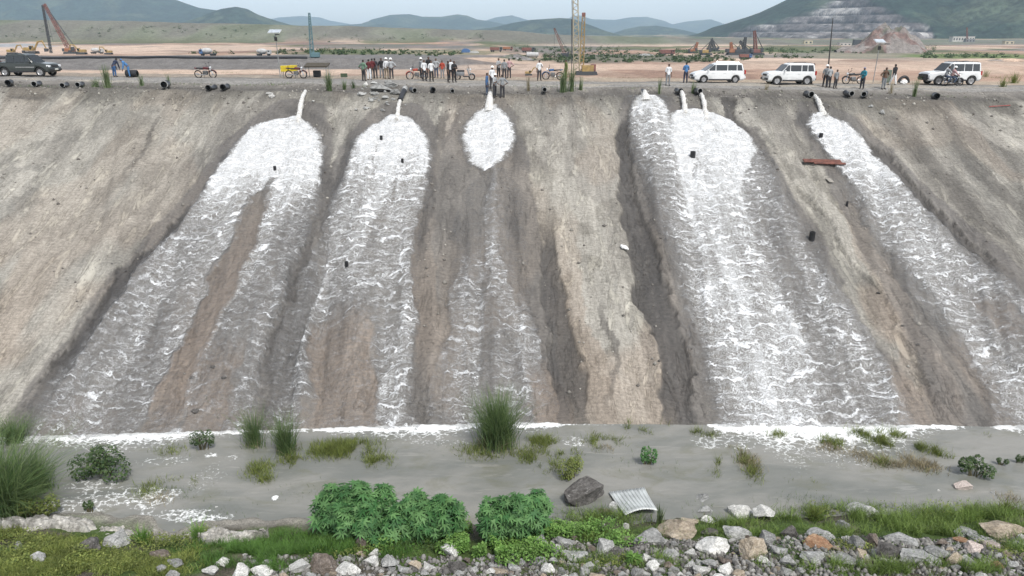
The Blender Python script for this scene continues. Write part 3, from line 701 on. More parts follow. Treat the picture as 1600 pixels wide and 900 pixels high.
PIPES = [
 (12,129,.5,.22,0,'leftmost dry black pipe on the crest below the dark pickup tail'),
 (53,131,1.2,.22,1,'black pipe with a shiny pale end below the dark pickup'),
 (97,133,1.0,.2,1,'black pipe on the crest below the front wheel of the dark pickup'),
 (121,132,1.0,.2,1,'black pipe on the crest just right of its near twin below the dark pickup nose'),
 (256,132,.5,.3,1,'wide black pipe end lying alone right of the man in blue'),
 (325,137,1.6,.22,0,'long black pipe below the left motorcycle, left one of two'),
 (348,136,1.0,.24,0,'black pipe below the left motorcycle, right one of two'),
 (467,152,1.3,.24,1,'black pipe end beside the left water jet, the lower left of the two'),
 (479,147,1.8,.22,1,'long black pipe pouring the leftmost water jet'),
 (648,141,-.6,.2,1,'pale ended pipe just right of the second water jet below the crowd'),
 (677,140,.1,.2,0,'black pipe mouth below the men in white shirts, left of a deep runnel'),
 (707,142,.3,.17,1,'small pale ended pipe right of the deep runnel below the crowd'),
 (851,140,.2,.2,1,'black pipe end left of the tall grass below the blue motorcycle'),
 (1007,142,-.2,.13,1,'small pale pipe pouring the white water left of the two thin jets'),
 (1064,142,-.9,.2,0,'black pipe pouring the left one of the two thin jets below the people carrier'),
 (1094,142,-.9,.22,1,'black pipe pouring the right one of the two thin jets below the people carrier'),
 (1268,147,-1.2,.24,1,'black pipe pouring the rightmost water jet'),
 (1331,146,-1.5,.22,1,'dry black pipe below the person in teal, left of its pair'),
 (1350,147,.8,.22,1,'dry black pipe below the person in teal, right of its pair'),
 (1464,150,-.3,.24,0,'black pipe mouth above the pale streak below the large white SUV'),
]
for px, py, dx, r_, pale, lb in PIPES: pipe(px, py, dx, 2.4, .30, r_, bool(pale), lb)
# the steep pipe of the second jet
m = AY(625, 157, 52.9); root = empty('discharge_pipe', m, 0, 'steep black pipe leaning over concrete rubble and pouring the second jet', 'pipe', 'black discharge pipes along the crest')
t = AY(633, 138, 55.0)-m
MB().tube([t*0, t*.35, t*.7, t], .2, 14, cap=False).build('pipe_wall', M_PIPE, root, True)
MB().tube([t*-.02, t*.06], [.215, .215], 14, cap=False).build('rim', M_PIPE, root, True)
MB().tube([t*.8, t*1.02], [.21, .21], 14).build('pale_end', M_RIMSHINE, root, True)
def jet(mx, my, lx, ly, r0, r1, label, Ym=54.45):
    a = AY(mx, my, Ym); e = G(lx, ly, 14)-Vector((0, 0, .1)); a.z = max(a.z, float(H(a.x, a.y))+.05)
    pts, rs = [], []
    for k in range(15):
        s = k/14
        p = Vector((a.x+(e.x-a.x)*s, a.y+(e.y-a.y)*s, a.z+(e.z-a.z)*(.35*s+.65*s*s)))
        pts.append(p-a+Vector((random.uniform(-.02, .02), 0, 0))); rs.append((r0+(r1-r0)*s**1.5)*random.uniform(.78, 1.12))
    mb = MB(); mb.tube(pts, rs, 14)
    for q in range(150):        # drops torn off the jet and thrown up where it lands
        if q < 60: k = random.randint(2, 14); c = pts[k]; rd = rs[k]*random.uniform(.9, 1.7)
        else: c = pts[-1]+Vector((0, 0, .12)); rd = random.uniform(.05, .9)*max(.5, r1*1.6)
        u = random.uniform(0, 6.28); c = c+Vector((math.cos(u)*rd, math.sin(u)*rd*.8, random.uniform(0, .28)*(1 if q >= 60 else .4)*max(0, 1-rd*.6)))
        z = random.uniform(.010, .034); mb.add([c+Vector(w_)*z for w_ in ((1,0,0),(-1,0,0),(0,1,0),(0,-1,0),(0,0,1.4),(0,0,-1.4))], [(0,2,4),(2,1,4),(1,3,4),(3,0,4),(2,0,5),(1,2,5),(3,1,5),(0,3,5)])
    o = mb.build('water_jet', MAT_JET, None, True, 80); o.location = a; tag(o, kind='structure')
jet(478,150,465,193,.15,.24,'')
jet(625,158,620,190,.13,.2,'',52.8)
jet(766,145,764,175,.17,.42,'')
jet(1007,142,1009,158,.13,.5,'')
jet(1065,143,1071,181,.15,.24,'')
jet(1096,147,1104,190,.15,.22,'')
jet(1273,150,1287,182,.14,.3,'')
# pipe stubs poking out of the flows
for px, py, r_, h, lb in [(596,219,.10,.4,'short black pipe stub sticking out of the second white flow near its top'),(629,254,.09,.35,'short black stub low in the white foam of the second flow'),
    (1082,246,.18,.5,'thick black pipe stub in the middle of the widest white flow'),(1268,373,.17,.5,'black pipe stub in the thin foam right of the widest flow'),
    (1282,215,.14,.4,'black pipe stub in the white top of the rightmost flow'),(542,416,.10,.35,'small dark stub half way down the second flow'),(430,266,.1,.35,'dark stub splitting the leftmost white flow in two'),(1323,320,.07,.3,'tiny dark stub in the rightmost flow below the plank')]:
    g = G(px, py+2, 14); root = empty('pipe_stub', g, 0, lb, 'pipe stub', 'pipe stubs in the flows')
    MB().lathe([(r_, -.3), (r_, h), (r_*.82, h), (r_*.8, h-.15)], 14, cap=False).build('pipe_wall', M_PIPE, root, True)
    MB().lathe([(r_*.8, h-.14), (.001, h-.14)], 14, cap=False).build('bore', M_PIPEIN, root, True)
# plank, cloth scrap, sheet
M_RUST = M('reddish weathered board', (.13, .05, .035), .8, var=.5, vs=3, bump=.6, bs=14)
g = G(1288, 257, 14); root = empty('plank', g+Vector((0, 0, .12)), R(-3), 'long reddish brown board lying across the slope beside the rightmost flow', 'plank')
root.rotation_euler = (R(20), R(1), R(-3))
MB().box((-.1, .22, 0), (2.5, .40, .07), bev=.012).build('board', M_RUST, root)
MB().box((.3, -.12, .035), (2.1, .22, .06), bev=.012).build('narrow_board', M_RUST, root)
g = G(1296, 284, 14); tag(MB().box((0, 0, .1), (.32, .5, .05), (.3, 0, .2), .01).build('board_scrap', M('grey scrap board', (.26, .24, .21), .9)), 'small grey scrap of board below the reddish plank', 'board scrap').location = g
g = G(975, 389, 14); mb = MB(); mb.box((0, 0, .12), (.42, .3, .14), (.2, .3, .3), .05); mb.box((.12, -.14, .06), (.25, .2, .1), (0, .4, .9), .04)
tag(mb.build('cloth_scrap', M('white sacking', (.75, .75, .74), .8)), 'small crumpled white sack caught on the dry slope left of the widest flow', 'sack').location = g
# thin red rod lying high on the right slope
a = G(1545, 169, 14)+Vector((0, 0, .12)); c = G(1578, 167, 14)+Vector((0, 0, .12))
tag(MB().tube([a-a, (c-a)*.5, c-a], .035, 6).build('metal_rod', M('red painted rod', (.3, .05, .04), .5)), 'thin red rod lying on the pale slope at the upper right', 'rod').location = a

# ------------------------------------------------------------------ people
M_SKIN = M('brown skin', (.13, .07, .045), .6, var=.1)
M_HAIR = M('black hair', (.012, .011, .01), .8)
M_SHOE = M('dark footwear', (.04, .035, .03), .7)
M_EYE = M('dark eye', (.02, .015, .012), .3)
def clothmat(name, col): return M('cloth '+name, col, .9, var=.2, vs=5)
def pose(kind):
    """joints: name -> (pos, radius); facing -Y"""
    J = {}
    lean = {'bend': .75, 'ride': .25, 'crouch': .35, 'sit': .12}.get(kind, 0.02)
    hipz = {'ride': .80, 'crouch': .38, 'sit': .45}.get(kind, .93)
    hip = Vector((0, 0, hipz))
    up = Vector((0, -math.sin(lean), math.cos(lean)))
    J['pelvis'] = (hip, (.150, .105)); J['waist'] = (hip+up*.17, (.135, .10)); J['chest'] = (hip+up*.36, (.165, .11))
    J['upper'] = (hip+up*.47, (.13, .09)); J['neck'] = (hip+up*.55, (.055, .055))
    hup = (up+Vector((0, 0, .6))).normalized() if lean > .2 else up
    J['jaw'] = (J['neck'][0]+hup*.06+Vector((0, -.02, 0)), (.072, .082)); J['head'] = (J['jaw'][0]+hup*.09, (.082, .098)); J['crown'] = (J['head'][0]+hup*.065, (.06, .07))
    sh = J['upper'][0]-up*.03
    for s, n in ((-1, 'L'), (1, 'R')):
        J['sh'+n] = (sh+Vector((s*.185, 0, 0)), (.062, .062))
        if kind == 'hips': el, wr, hd = (s*.44, .07, -.26), (s*.24, -.03, -.40), (s*.17, -.08, -.43)
        elif kind == 'fold': el, wr, hd = (s*.25, -.05, -.28), (s*-.02, -.22, -.22+s*.03), (s*-.11, -.22, -.20)
        elif kind == 'phone' and s > 0: el, wr, hd = (.25, -.08, -.26), (.14, -.30, -.10), (.10, -.34, -.03)
        elif kind == 'bend': el, wr, hd = (s*.22, -.05, -.30), (s*.18, -.14, -.56), (s*.17, -.16, -.66)
        elif kind == 'ride': el, wr, hd = (s*.28, -.16, -.24), (s*.27, -.38, -.36), (s*.26, -.46, -.38)
        elif kind in ('crouch', 'sit'): el, wr, hd = (s*.25, -.14, -.22), (s*.15, -.36, -.24), (s*.10, -.43, -.26)
        elif kind == 'walk': el, wr, hd = (s*.24, .08*s, -.28), (s*.25, -.02+.14*s, -.52), (s*.25, -.05+.16*s, -.61)
        else: el, wr, hd = (s*.235, .03, -.29), (s*.255, -.03, -.55), (s*.25, -.06, -.64)
        J['el'+n] = (sh+Vector(el), (.046, .046)); J['wr'+n] = (sh+Vector(wr), (.030, .026)); J['hd'+n] = (sh+Vector(hd), (.034, .020))
        d = (Vector(hd)-Vector(wr)).normalized(); side = Vector((0, 1, 0)) if abs(d.y) < .7 else Vector((1, 0, 0))
        for q in range(4):
            b0 = J['hd'+n][0]+side*(q-1.5)*.021+d*.018
            ln = (.030, .036, .034, .026)[q]
            J['f%d%s' % (q, n)] = (b0+d*ln*.8, (.009, .009)); J['g%d%s' % (q, n)] = (b0+d*ln*1.7+Vector((-s*.010, 0, 0)), (.008, .008))
        J['th'+n] = (J['wr'+n][0]+d*.045+side*-.045, (.010, .010))
        hz = hip+Vector((s*.095, 0, -.05)); J['hip'+n] = (hz, (.098, .10))
        if kind == 'walk': kn, an = (s*.10, -.10*s, .49), (s*.10, -.02-.24*s, .10)
        elif kind == 'ride': kn, an = (s*.24, -.36, .66), (s*.22, -.14, .28)
        elif kind == 'crouch': kn, an = (s*.18, -.34, .48), (s*.15, -.06, .09)
        elif kind == 'sit': kn, an = (s*.14, -.44, .47), (s*.14, -.42, .09)
        else: kn, an = (s*.115, -.015, .50), (s*.13, .02, .09)
        J['kn'+n] = (Vector(kn), (.064, .066)); J['an'+n] = (Vector(an), (.042, .044))
        J['ft'+n] = (Vector(an)+Vector((s*.015, -.06, -.045)), (.045, .035)); J['to'+n] = (Vector(an)+Vector((s*.03, -.17, -.06)), (.040, .025))
    B = [('pelvis', 'waist', 0), ('waist', 'chest', 0), ('chest', 'upper', 0), ('upper', 'neck', 2), ('neck', 'jaw', 2), ('jaw', 'head', 2), ('head', 'crown', 2)]
    for n in 'LR':
        B += [('upper', 'sh'+n, 0), ('sh'+n, 'el'+n, 0), ('el'+n, 'wr'+n, 3), ('wr'+n, 'hd'+n, 2), ('wr'+n, 'th'+n, 2), ('pelvis', 'hip'+n, 1), ('hip'+n, 'kn'+n, 1), ('kn'+n, 'an'+n, 1), ('an'+n, 'ft'+n, 4), ('ft'+n, 'to'+n, 4)]
        for q in range(4): B += [('hd'+n, 'f%d%s' % (q, n), 2), ('f%d%s' % (q, n), 'g%d%s' % (q, n), 2)]
    return J, B
_pm = {}
def body_meshes(kind):
    if kind in _pm: return _pm[kind]
    J, B = pose(kind); names = list(J); idx = {n: i for i, n in enumerate(names)}
    me = bpy.data.meshes.new('b'); me.from_pydata([J[n][0] for n in names], [(idx[a], idx[b_]) for a, b_, z in B], [])
    o = bpy.data.objects.new('b', me); COL.objects.link(o)
    md = o.modifiers.new('s', 'SKIN'); md.use_smooth_shade = True
    for i, n in enumerate(names): me.skin_vertices[0].data[i].radius = J[n][1]
    me.skin_vertices[0].data[0].use_root = True
    o.modifiers.new('u', 'SUBSURF').levels = 1
    dg = bpy.context.evaluated_depsgraph_get(); ev = bpy.data.meshes.new_from_object(o.evaluated_get(dg))
    bpy.data.objects.remove(o)
    V = np.empty(len(ev.vertices)*3); ev.vertices.foreach_get('co', V); V = V.reshape(-1, 3)
    Nn = np.empty(len(ev.vertices)*3); ev.vertices.foreach_get('normal', Nn); Nn = Nn.reshape(-1, 3)
    Fs = [list(p.vertices) for p in ev.polygons]
    best = np.full(len(V), 1e9); zone = np.zeros(len(V), int)
    for a, b_, z in B:
        pa = np.array(J[a][0]); pb = np.array(J[b_][0]); ab = pb-pa
        t = np.clip(((V-pa)@ab)/(ab@ab), 0, 1); d = np.linalg.norm(V-(pa+t[:, None]*ab), axis=1)-J[a][1][0]*(1-t)*.8-J[b_][1][0]*t*.8
        m = d < best; best[m] = d[m]; zone[m] = z
    hc = np.array(J['head'][0]); hl = V-hc
    hm = (zone == 2) & (np.linalg.norm(hl, axis=1) < .17)
    # nose and brow on the face side
    ns = hm & (hl[:, 1] < -.06) & (np.abs(hl[:, 0]) < .02) & (np.abs(hl[:, 2]+.03) < .03); V[ns, 1] -= .018
    hairm = hm & (((hl[:, 2] > .035) & (hl[:, 1] < .02)) | ((hl[:, 1] >= .02) & (hl[:, 2] > -.06)))
    def shell(name, mask, off, mat, need=3):
        fs = [f for f in Fs if sum(mask[i] for i in f) >= need]
        used = sorted({i for f in fs for i in f}); mp = {i: k for k, i in enumerate(used)}
        m2 = bpy.data.meshes.new(name); m2.from_pydata([tuple(V[i]+Nn[i]*off) for i in used], [], [[mp[i] for i in f] for f in fs])
        for p in m2.polygons: p.use_smooth = True
        m2.materials.append(mat); return m2
    bm_ = bpy.data.meshes.new('person'); bm_.from_pydata([tuple(v) for v in V], [], Fs)
    for p in bm_.polygons: p.use_smooth = True
    bm_.materials.append(M_SKIN)
    eye = MB().lathe([(.001, -.009), (.008, -.006), (.009, 0), (.001, .006)], 8, axis='Y')
    em = eye.build('eye', M_EYE); ed = em.data; bpy.data.objects.remove(em)
    r_ = {'body': bm_, 'shirt': shell('shirt', (zone == 0), .016, M_SKIN), 'sleeves': shell('shirt', (zone == 0) | (zone == 3), .016, M_SKIN), 'trousers': shell('trousers', zone == 1, .014, M_SKIN),
          'hair': shell('hair', hairm, .014, M_HAIR, 2), 'shoes': shell('shoes', zone == 4, .012, M_SHOE), 'eye': ed, 'head': J['head'][0], 'J': J}
    _pm[kind] = r_; return r_
M_HELM = M('white hard hat', (.82, .82, .80), .35, var=.08)
CL = {'white': (.66, .67, .68), 'maroon': (.10, .018, .02), 'black': (.02, .02, .022), 'green': (.12, .20, .14), 'olive': (.13, .16, .05), 'grey': (.22, .23, .24), 'blue': (.04, .10, .22), 'navy': (.02, .03, .06),
      'teal': (.03, .20, .26), 'red': (.35, .06, .035), 'pink': (.42, .27, .27), 'brown': (.10, .06, .04), 'dark': (.035, .035, .04), 'khaki': (.25, .21, .15), 'jeans': (.05, .07, .11), 'stripe': (.33, .34, .35), 'cream': (.5, .47, .38), 'skyblue': (.06, .17, .36)}
def person(px, py, label, kind='stand', shirt='white', tr='dark', rz=0, scale=1.0, helmet=False, hood=None, longs=False, group=None, loc=None, dz=0):
    b_ = body_meshes(kind); g = loc if loc is not None else G(px, py, 40)
    o = bpy.data.objects.new('person', b_['body']); o.location = g+Vector((0, 0, dz)); o.rotation_euler = (0, 0, R(rz)); o.scale = (scale,)*3; COL.objects.link(o)
    tag(o, label, 'person', group)
    def ch(name, me, mat=None):
        c = bpy.data.objects.new(name, me); COL.objects.link(c); c.parent = o
        if mat: c.material_slots[0].link = 'OBJECT'; c.material_slots[0].material = mat
        return c
    ch('shirt', b_['sleeves' if longs else 'shirt'], clothmat(shirt, CL[shirt])); ch('trousers', b_['trousers'], clothmat(tr, CL[tr])); ch('shoes', b_['shoes'])
    for s in (-1, 1):
        e = ch('eye', b_['eye']); e.location = b_['head']+Vector((s*.03, -.094, -.005))
    if helmet:
        h = b_['head']+Vector((0, 0, .03))
        hm = MB().lathe([(.12, 0), (.118, .04), (.10, .09), (.06, .12), (.001, .13)], 16, tuple(h), cap=False); hm.lathe([(.118, .0), (.155, -.01), (.155, .0), (.118, .012)], 16, (h.x, h.y-.02, h.z), cap=False)
        hm.build('hard_hat', M_HELM, o, True)
    else: ch('hair', b_['hair'], clothmat(hood, CL[hood]) if hood else None)
    return o
P_ = person
P_(180, 120, 'man in dark blue clothes and cap beside the tall grass near the dark pickup', 'bend', 'navy', 'blue', 160, longs=True)
P_(203, 121, 'man in bright blue overalls bending over a short fat pipe piece', 'bend', 'skyblue', 'skyblue', -60, longs=True, hood='skyblue')
gA = 'men standing at the rubble pile'; gB = 'crowd standing by the red motorcycle'; gC = 'men gathered above the middle jet'
P_(569, 127, 'man in green shirt at the left end of the group by the rubble', 'hips', 'green', 'dark', 150, group=gA)
P_(577.5, 125, 'man in maroon shirt and pale trousers in the group by the rubble', 'stand', 'maroon', 'white', 170, group=gA)
P_(583, 123, 'man in maroon top half hidden behind the man in maroon shirt', 'fold', 'maroon', 'dark', 200, group=gA)
P_(587, 122.5, 'man in dark grey clothes in the middle of the group by the rubble', 'stand', 'dark', 'dark', 190, group=gA)
P_(597, 122, 'man in black shirt and grey trousers left of two white helmets', 'stand', 'black', 'grey', 10, group=gA)
P_(604.5, 123, 'man in white shirt and white helmet, left one of two helmeted men', 'stand', 'white', 'khaki', 170, helmet=True, longs=True, group=gA)
P_(612, 123.5, 'man in pale green shirt and white helmet at the right of the rubble group', 'hips', 'stripe', 'dark', 200, helmet=True, group=gA)
P_(658, 122, 'man in grey shirt and white helmet behind the red motorcycle', 'stand', 'grey', 'dark', 120, helmet=True, group=gB)
P_(663.5, 127, 'man in white shirt standing nearest the red motorcycle', 'stand', 'white', 'dark', 30, group=gB)
P_(670.5, 121, 'tall man in black standing behind the men in white shirts', 'stand', 'black', 'dark', 10, 1.06, group=gB)
P_(674.5, 128, 'man in white shirt with dark trousers right of the first white shirt', 'phone', 'white', 'black', 20, group=gB)
P_(682, 122, 'man in striped grey and yellow shirt in the crowd by the scooter', 'hips', 'stripe', 'jeans', -10, group=gB)
P_(691.5, 122.5, 'boy in orange red top in the crowd by the scooter', 'stand', 'red', 'grey', 0, .9, group=gB)
P_(700.5, 129, 'man in black clothes facing right in the crowd by the scooter', 'stand', 'black', 'black', 90, group=gB)
P_(705, 125, 'man in white shirt half hidden between two men in black', 'stand', 'white', 'black', -20, group=gB)
P_(710, 129, 'man in black jacket at the right end of the crowd beside the scooter', 'fold', 'black', 'black', 30, longs=True, group=gB)
P_(779, 121, 'man in black and white shirt standing behind the group above the middle jet', 'fold', 'stripe', 'black', 40, group=gC)
P_(788, 124, 'man in dark grey checked shirt facing away above the middle jet', 'stand', 'grey', 'dark', 180, longs=True, group=gC)
P_(795.5, 122, 'man in pink shirt at the right end above the middle jet', 'hips', 'pink', 'dark', 200, group=gC)
P_(761, 150, 'man in blue jacket leaning towards the middle jet', 'stand', 'blue', 'jeans', 80, longs=True, group=gC)
P_(769, 139, 'man in white shirt and white helmet just above the middle jet', 'stand', 'white', 'dark', 30, helmet=True, group=gC)
P_(773, 152, 'helmeted man in grey shirt standing on the slope beside the middle jet', 'fold', 'stripe', 'dark', 60, helmet=True, group=gC)
P_(785, 153, 'lowest man on the slope in grey top right of the middle jet', 'hips', 'grey', 'dark', 200, group=gC)
P_(842.5, 126, 'man in white shirt looking at a phone left of the blue motorcycle', 'phone', 'white', 'dark', 10)
P_(884, 124, 'man in yellow green shirt standing behind the tall crest grass', 'stand', 'olive', 'olive', -70, longs=True)
P_(1043, 134, 'man in white shirt and grey trousers alone between the grass and the people carrier', 'stand', 'white', 'grey', 5)
P_(1070.5, 130, 'man in blue shirt and dark trousers at the nose of the white people carrier', 'fold', 'skyblue', 'navy', 180)
P_(1267, 132, 'man in brown at the tail of the compact white SUV', 'stand', 'brown', 'dark', 90)
P_(1288, 136, 'man in white helmet and grey shirt in front of the leaning pole', 'stand', 'grey', 'dark', 160, helmet=True)
P_(1293.5, 137.5, 'man in pale grey long sleeves and dark trousers right of a white helmet', 'fold', 'stripe', 'dark', 190, longs=True)
P_(1304, 138.5, 'boy in grey shirt standing right of the two men at the leaning pole', 'stand', 'grey', 'dark', 20, .88)
P_(1346, 139.5, 'person in teal blue jacket with a blue head covering', 'fold', 'teal', 'dark', -60, hood='skyblue', longs=True)
P_(1379.5, 139.5, 'man in brown shirt with hands on hips left of the solar lamp shadow', 'hips', 'brown', 'grey', 20)
P_(1394.5, 133, 'man in black top and white trousers left of the round black bundle', 'walk', 'black', 'white', 200, longs=True)

# ------------------------------------------------------------------ vehicles
M_GLASS = M('dark car glass', (.012, .016, .018), .08, var=.1, spec=.8)
M_TYRE = M('tyre rubber', (.018, .018, .018), .8)
M_RIM = M('alloy rim', (.45, .45, .46), .35, metal=.8)
M_TRIM = M('black plastic trim', (.02, .02, .022), .55)
M_LAMP = M('clear lamp glass', (.7, .72, .74), .15)
M_TAIL = M('red lamp glass', (.35, .015, .012), .2)
M_CHROME = M('chrome', (.6, .6, .6), .2, metal=1)
def car(name, px, py, label, cat, body, paint, L_=4.5, Wd=1.75, wheels=(.85, -1.6), rw=.34, low=[], gh=[], pill=[], mir=0, rz=180, rails=True, ladder=False, extra=None):
    """x forward; low = top line of lower body [(x,z,halfw)], gh = greenhouse (base front x, top front x, top rear x, base rear x, belt z, roof z)"""
    g = G(px, py, 45); root = empty(name, g, R(rz), label, cat)
    Mp = paint; hw = Wd/2
    # lower body: loft of cross-sections
    V = []; nst = len(low)
    for x, zt, w, zb in low:
        sec = [(-w*.9, zb), (-w, zb+.12), (-w*1.0, zb+(zt-zb)*.55), (-w*.97, zt-.07), (-w*.88, zt), (0, zt+.03), (w*.88, zt), (w*.97, zt-.07), (w, zb+(zt-zb)*.55), (w, zb+.12), (w*.9, zb)]
        V += [(x, y, z) for y, z in sec]
    n = 11; Fs = [(i*n+k, i*n+(k+1) % n, (i+1)*n+(k+1) % n, (i+1)*n+k) for i in range(nst-1) for k in range(n)]
    Fs += [tuple(range(n)), tuple((nst-1)*n+k for k in range(n-1, -1, -1))]
    mb = MB(); mb.add(V, Fs); bo = mb.build('body', Mp, root, True, 30)
    cut = MB()
    for wx in wheels:
        for s in (-1, 1): cut.lathe([(rw*1.17, s*(hw-.32)), (rw*1.17, s*(hw+.2))], 24, (wx, 0, rw), 'Y')
    co = cut.build('cut', M_TRIM, root)
    md = bo.modifiers.new('b', 'BOOLEAN'); md.object = co; md.operation = 'DIFFERENCE'; md.solver = 'EXACT'
    bpy.context.view_layer.update()
    old = bo.data; bo_e = bpy.data.meshes.new_from_object(bo.evaluated_get(bpy.context.evaluated_depsgraph_get()))
    bo.modifiers.clear(); bo.data = bo_e; bpy.data.objects.remove(co); bo.name = 'body'
    bv = bo.modifiers.new('v', 'BEVEL'); bv.width = .035; bv.segments = 2; bv.limit_method = 'ANGLE'; bv.angle_limit = R(38)
    bf, tf, tr_, br, zb, zt = gh
    wb, wt = hw*.93, hw*.80
    def yy(z): return wb+(wt-wb)*(z-zb)/(zt-zb)
    prof = [(bf, zb-.04), (tf-.10 if tf < bf else tf, zt-.035), (tf-.25, zt), (0.5*(tf+tr_), zt+.03), (tr_+.12, zt), (tr_, zt-.05), (br, zb-.04)]
    V = []; n = len(prof)
    for s in (-1, 1):
        V += [(x, s*(yy(z)-(.05 if z > zt-.04 else 0)), z) for x, z in prof]
    Fs = [tuple(range(n)), tuple(range(2*n-1, n-1, -1))]+[(k, k+n, (k+1) % n+n, (k+1) % n) for k in range(n)]
    mb = MB(); mb.add(V, Fs); ro = mb.build('roof_and_pillars', Mp, root, True, 28); bv = ro.modifiers.new('v', 'BEVEL'); bv.width = .07; bv.segments = 3; bv.limit_method = 'ANGLE'; bv.angle_limit = R(30)
    # side windows
    za, zc = zb+.03, zt-.13
    def xf(z): return bf+(tf-bf)*(z-zb)/(zt-zb)
    def xr(z): return br+(tr_-br)*(z-zb)/(zt-zb)
    edges = [None]+list(pill)+[None]
    for s in (-1, 1):
        for i in range(len(edges)-1):
            a0 = (xf(za)-.12, xf(zc)-.10) if edges[i] is None else (edges[i]-.035,)*2
            b0 = (xr(za)+.14, xr(zc)+.12) if edges[i+1] is None else (edges[i+1]+.035,)*2
            q = [(a0[0], za), (a0[1], zc), (b0[1], zc), (b0[0], za)]
            V = [(x, s*(yy(z)+.006), z) for x, z in q]+[(x, s*(yy(z)-.02), z) for x, z in q]
            mb = MB(); mb.add(V, [(0, 1, 2, 3), (7, 6, 5, 4)]+[(k, k+4, (k+1) % 4+4, (k+1) % 4) for k in range(4)]); mb.build('side_window', M_GLASS, root)
    def pane(nm, xfun, sg, zz0, zz1):
        V = []
        for off in (.008, -.02):
            for z, s in ((zz0, -1), (zz1, -1), (zz1, 1), (zz0, 1)): V.append((xfun(z)+sg*off, s*(yy(z)-.10), z+off*.5))
        mb = MB(); mb.add(V, [(0, 1, 2, 3), (7, 6, 5, 4)]+[(k, k+4, (k+1) % 4+4, (k+1) % 4) for k in range(4)]); mb.build(nm, M_GLASS, root)
    pane('windscreen', lambda z: xf(z), 1, zb+.02, zt-.09); pane('rear_window', lambda z: xr(z), -1, zb+.06, zt-.12)
    xF, xR = low[0][0], low[-1][0]
    for wx in wheels:
        for s in (-1, 1):
            t_ = MB(); t_.lathe([(rw*.62, -.1), (rw*.9, -.105), (rw, -.07), (rw, .07), (rw*.9, .105), (rw*.62, .1)], 24, (wx, s*(hw-.13), rw), 'Y', cap=False); to = t_.build('wheel', M_TYRE, root, True)
            r_ = MB(); r_.lathe([(rw*.62, s*.095), (rw*.55, s*.07), (rw*.5, s*.05), (.001, s*.05)], 20, (wx, s*(hw-.13), rw), 'Y', cap=False)
            for k in range(5):
                th = k*2*math.pi/5+.3; r_.box((wx+math.cos(th)*rw*.32, s*(hw-.06), rw+math.sin(th)*rw*.32), (rw*.6, .03, .055), (0, -th, 0))
            r_.build('rim', M_RIM, to, True)
    zf = low[1][1]
    for s in (-1, 1):
        MB().box((xF-.13, s*hw*.72, zf-.16), (.30, .34, .17), (0, .1, s*-.3), .04).build('headlight', M_LAMP, root)
        MB().box((xR+.05, s*hw*.88, low[-2][1]-.12), (.14, .14, .34), bev=.03).build('tail_light', M_TAIL, root)
        MB().box((bf-.25, s*(hw+.07), zb+.05), (.12, .16, .14), bev=.03).build('mirror', Mp, root)
        for dx_ in list(pill)[:2]: MB().box((dx_+.2, s*(hw+.008), zb-.16), (.17, .03, .035), bev=.01).build('door_handle', Mp, root)
        MB().box(((wheels[0]+wheels[1])/2, s*(hw*.98), low[3][3]+.07), (wheels[0]-wheels[1]-2.5*rw, .07, .13), bev=.02).build('sill', M_TRIM, root)
    if rails:
        for s in (-1, 1): MB().tube([(tf-.35, s*wt*.88, zt+.0), (tf-.45, s*wt*.88, zt+.06), (tr_+.3, s*wt*.88, zt+.06), (tr_+.15, s*wt*.88, zt)], .018, 6).build('roof_rail', M_TRIM if rails != 2 else M_CHROME, root)
    MB().box((xF+.0, 0, zf-.18), (.06, hw*.95, .16), bev=.02).build('grille', M_TRIM, root)
    MB().box((xF+.02, 0, low[0][3]+.13), (.14, hw*1.7, .17), bev=.04).build('front_bumper', M_TRIM, root)
    MB().box((xR-.02, 0, low[-1][3]+.12), (.12, hw*1.7, .17), bev=.04).build('rear_bumper', M_TRIM if rails != 2 else Mp, root)
    MB().box((xF+.1, 0, low[0][3]+.17), (.02, .45, .11)).build('number_plate', M('plate', (.7, .7, .65), .5), root)
    if extra: extra(root)
    return root
WHITE = M('white car paint', (.70, .71, .71), .25, var=.05, coat=.5)
DKGRN = M('dark green black car paint', (.028, .034, .032), .28, var=.2, coat=.4)
car('people_carrier', 1119, 129, 'white people carrier parked on the crest beside the man in blue', 'car', None, WHITE, 4.4, 1.74, (1.32, -1.38), .32,
    [(2.18,.62,.60,.30),(2.08,.80,.78,.24),(1.75,.90,.86,.22),(1.1,1.02,.87,.22),(.5,1.04,.87,.22),(-.9,1.06,.87,.22),(-1.8,1.08,.85,.22),(-2.1,1.02,.80,.26),(-2.2,.80,.76,.34)],
    (1.25,.40,-1.90,-2.08,1.00,1.62), (.35,-.65,-1.45), rails=2)
def mpv(px): pass
car('sport_utility_vehicle', 1230, 132, 'compact boxy white SUV parked between the people carrier and the helmeted man', 'SUV', None, WHITE, 3.99, 1.80, (1.22, -1.30), .36,
    [(2.0,.80,.72,.36),(1.95,.98,.82,.30),(1.5,1.06,.88,.30),(.85,1.10,.90,.30),(.3,1.10,.90,.30),(-.9,1.12,.90,.30),(-1.7,1.12,.88,.30),(-1.93,1.08,.84,.32),(-2.0,.90,.80,.36)],
    (.92,.35,-1.78,-1.92,1.08,1.72), (.2,-.75,-1.25))
def scorp(root):
    MB().box((2.3, 0, .62), (.12, 1.3, .5), bev=.04).build('bull_bar', M_TRIM, root)
    for k, x in enumerate((.3, -.5, -1.3)): MB().tube([(x, -.7, 1.9), (x, .7, 1.9)], .02, 6).build('roof_bar', M_TRIM, root)
    MB().box((-2.22, 0, .9), (.08, .5, .5), bev=.06).build('spare_cover', M_TRIM, root)
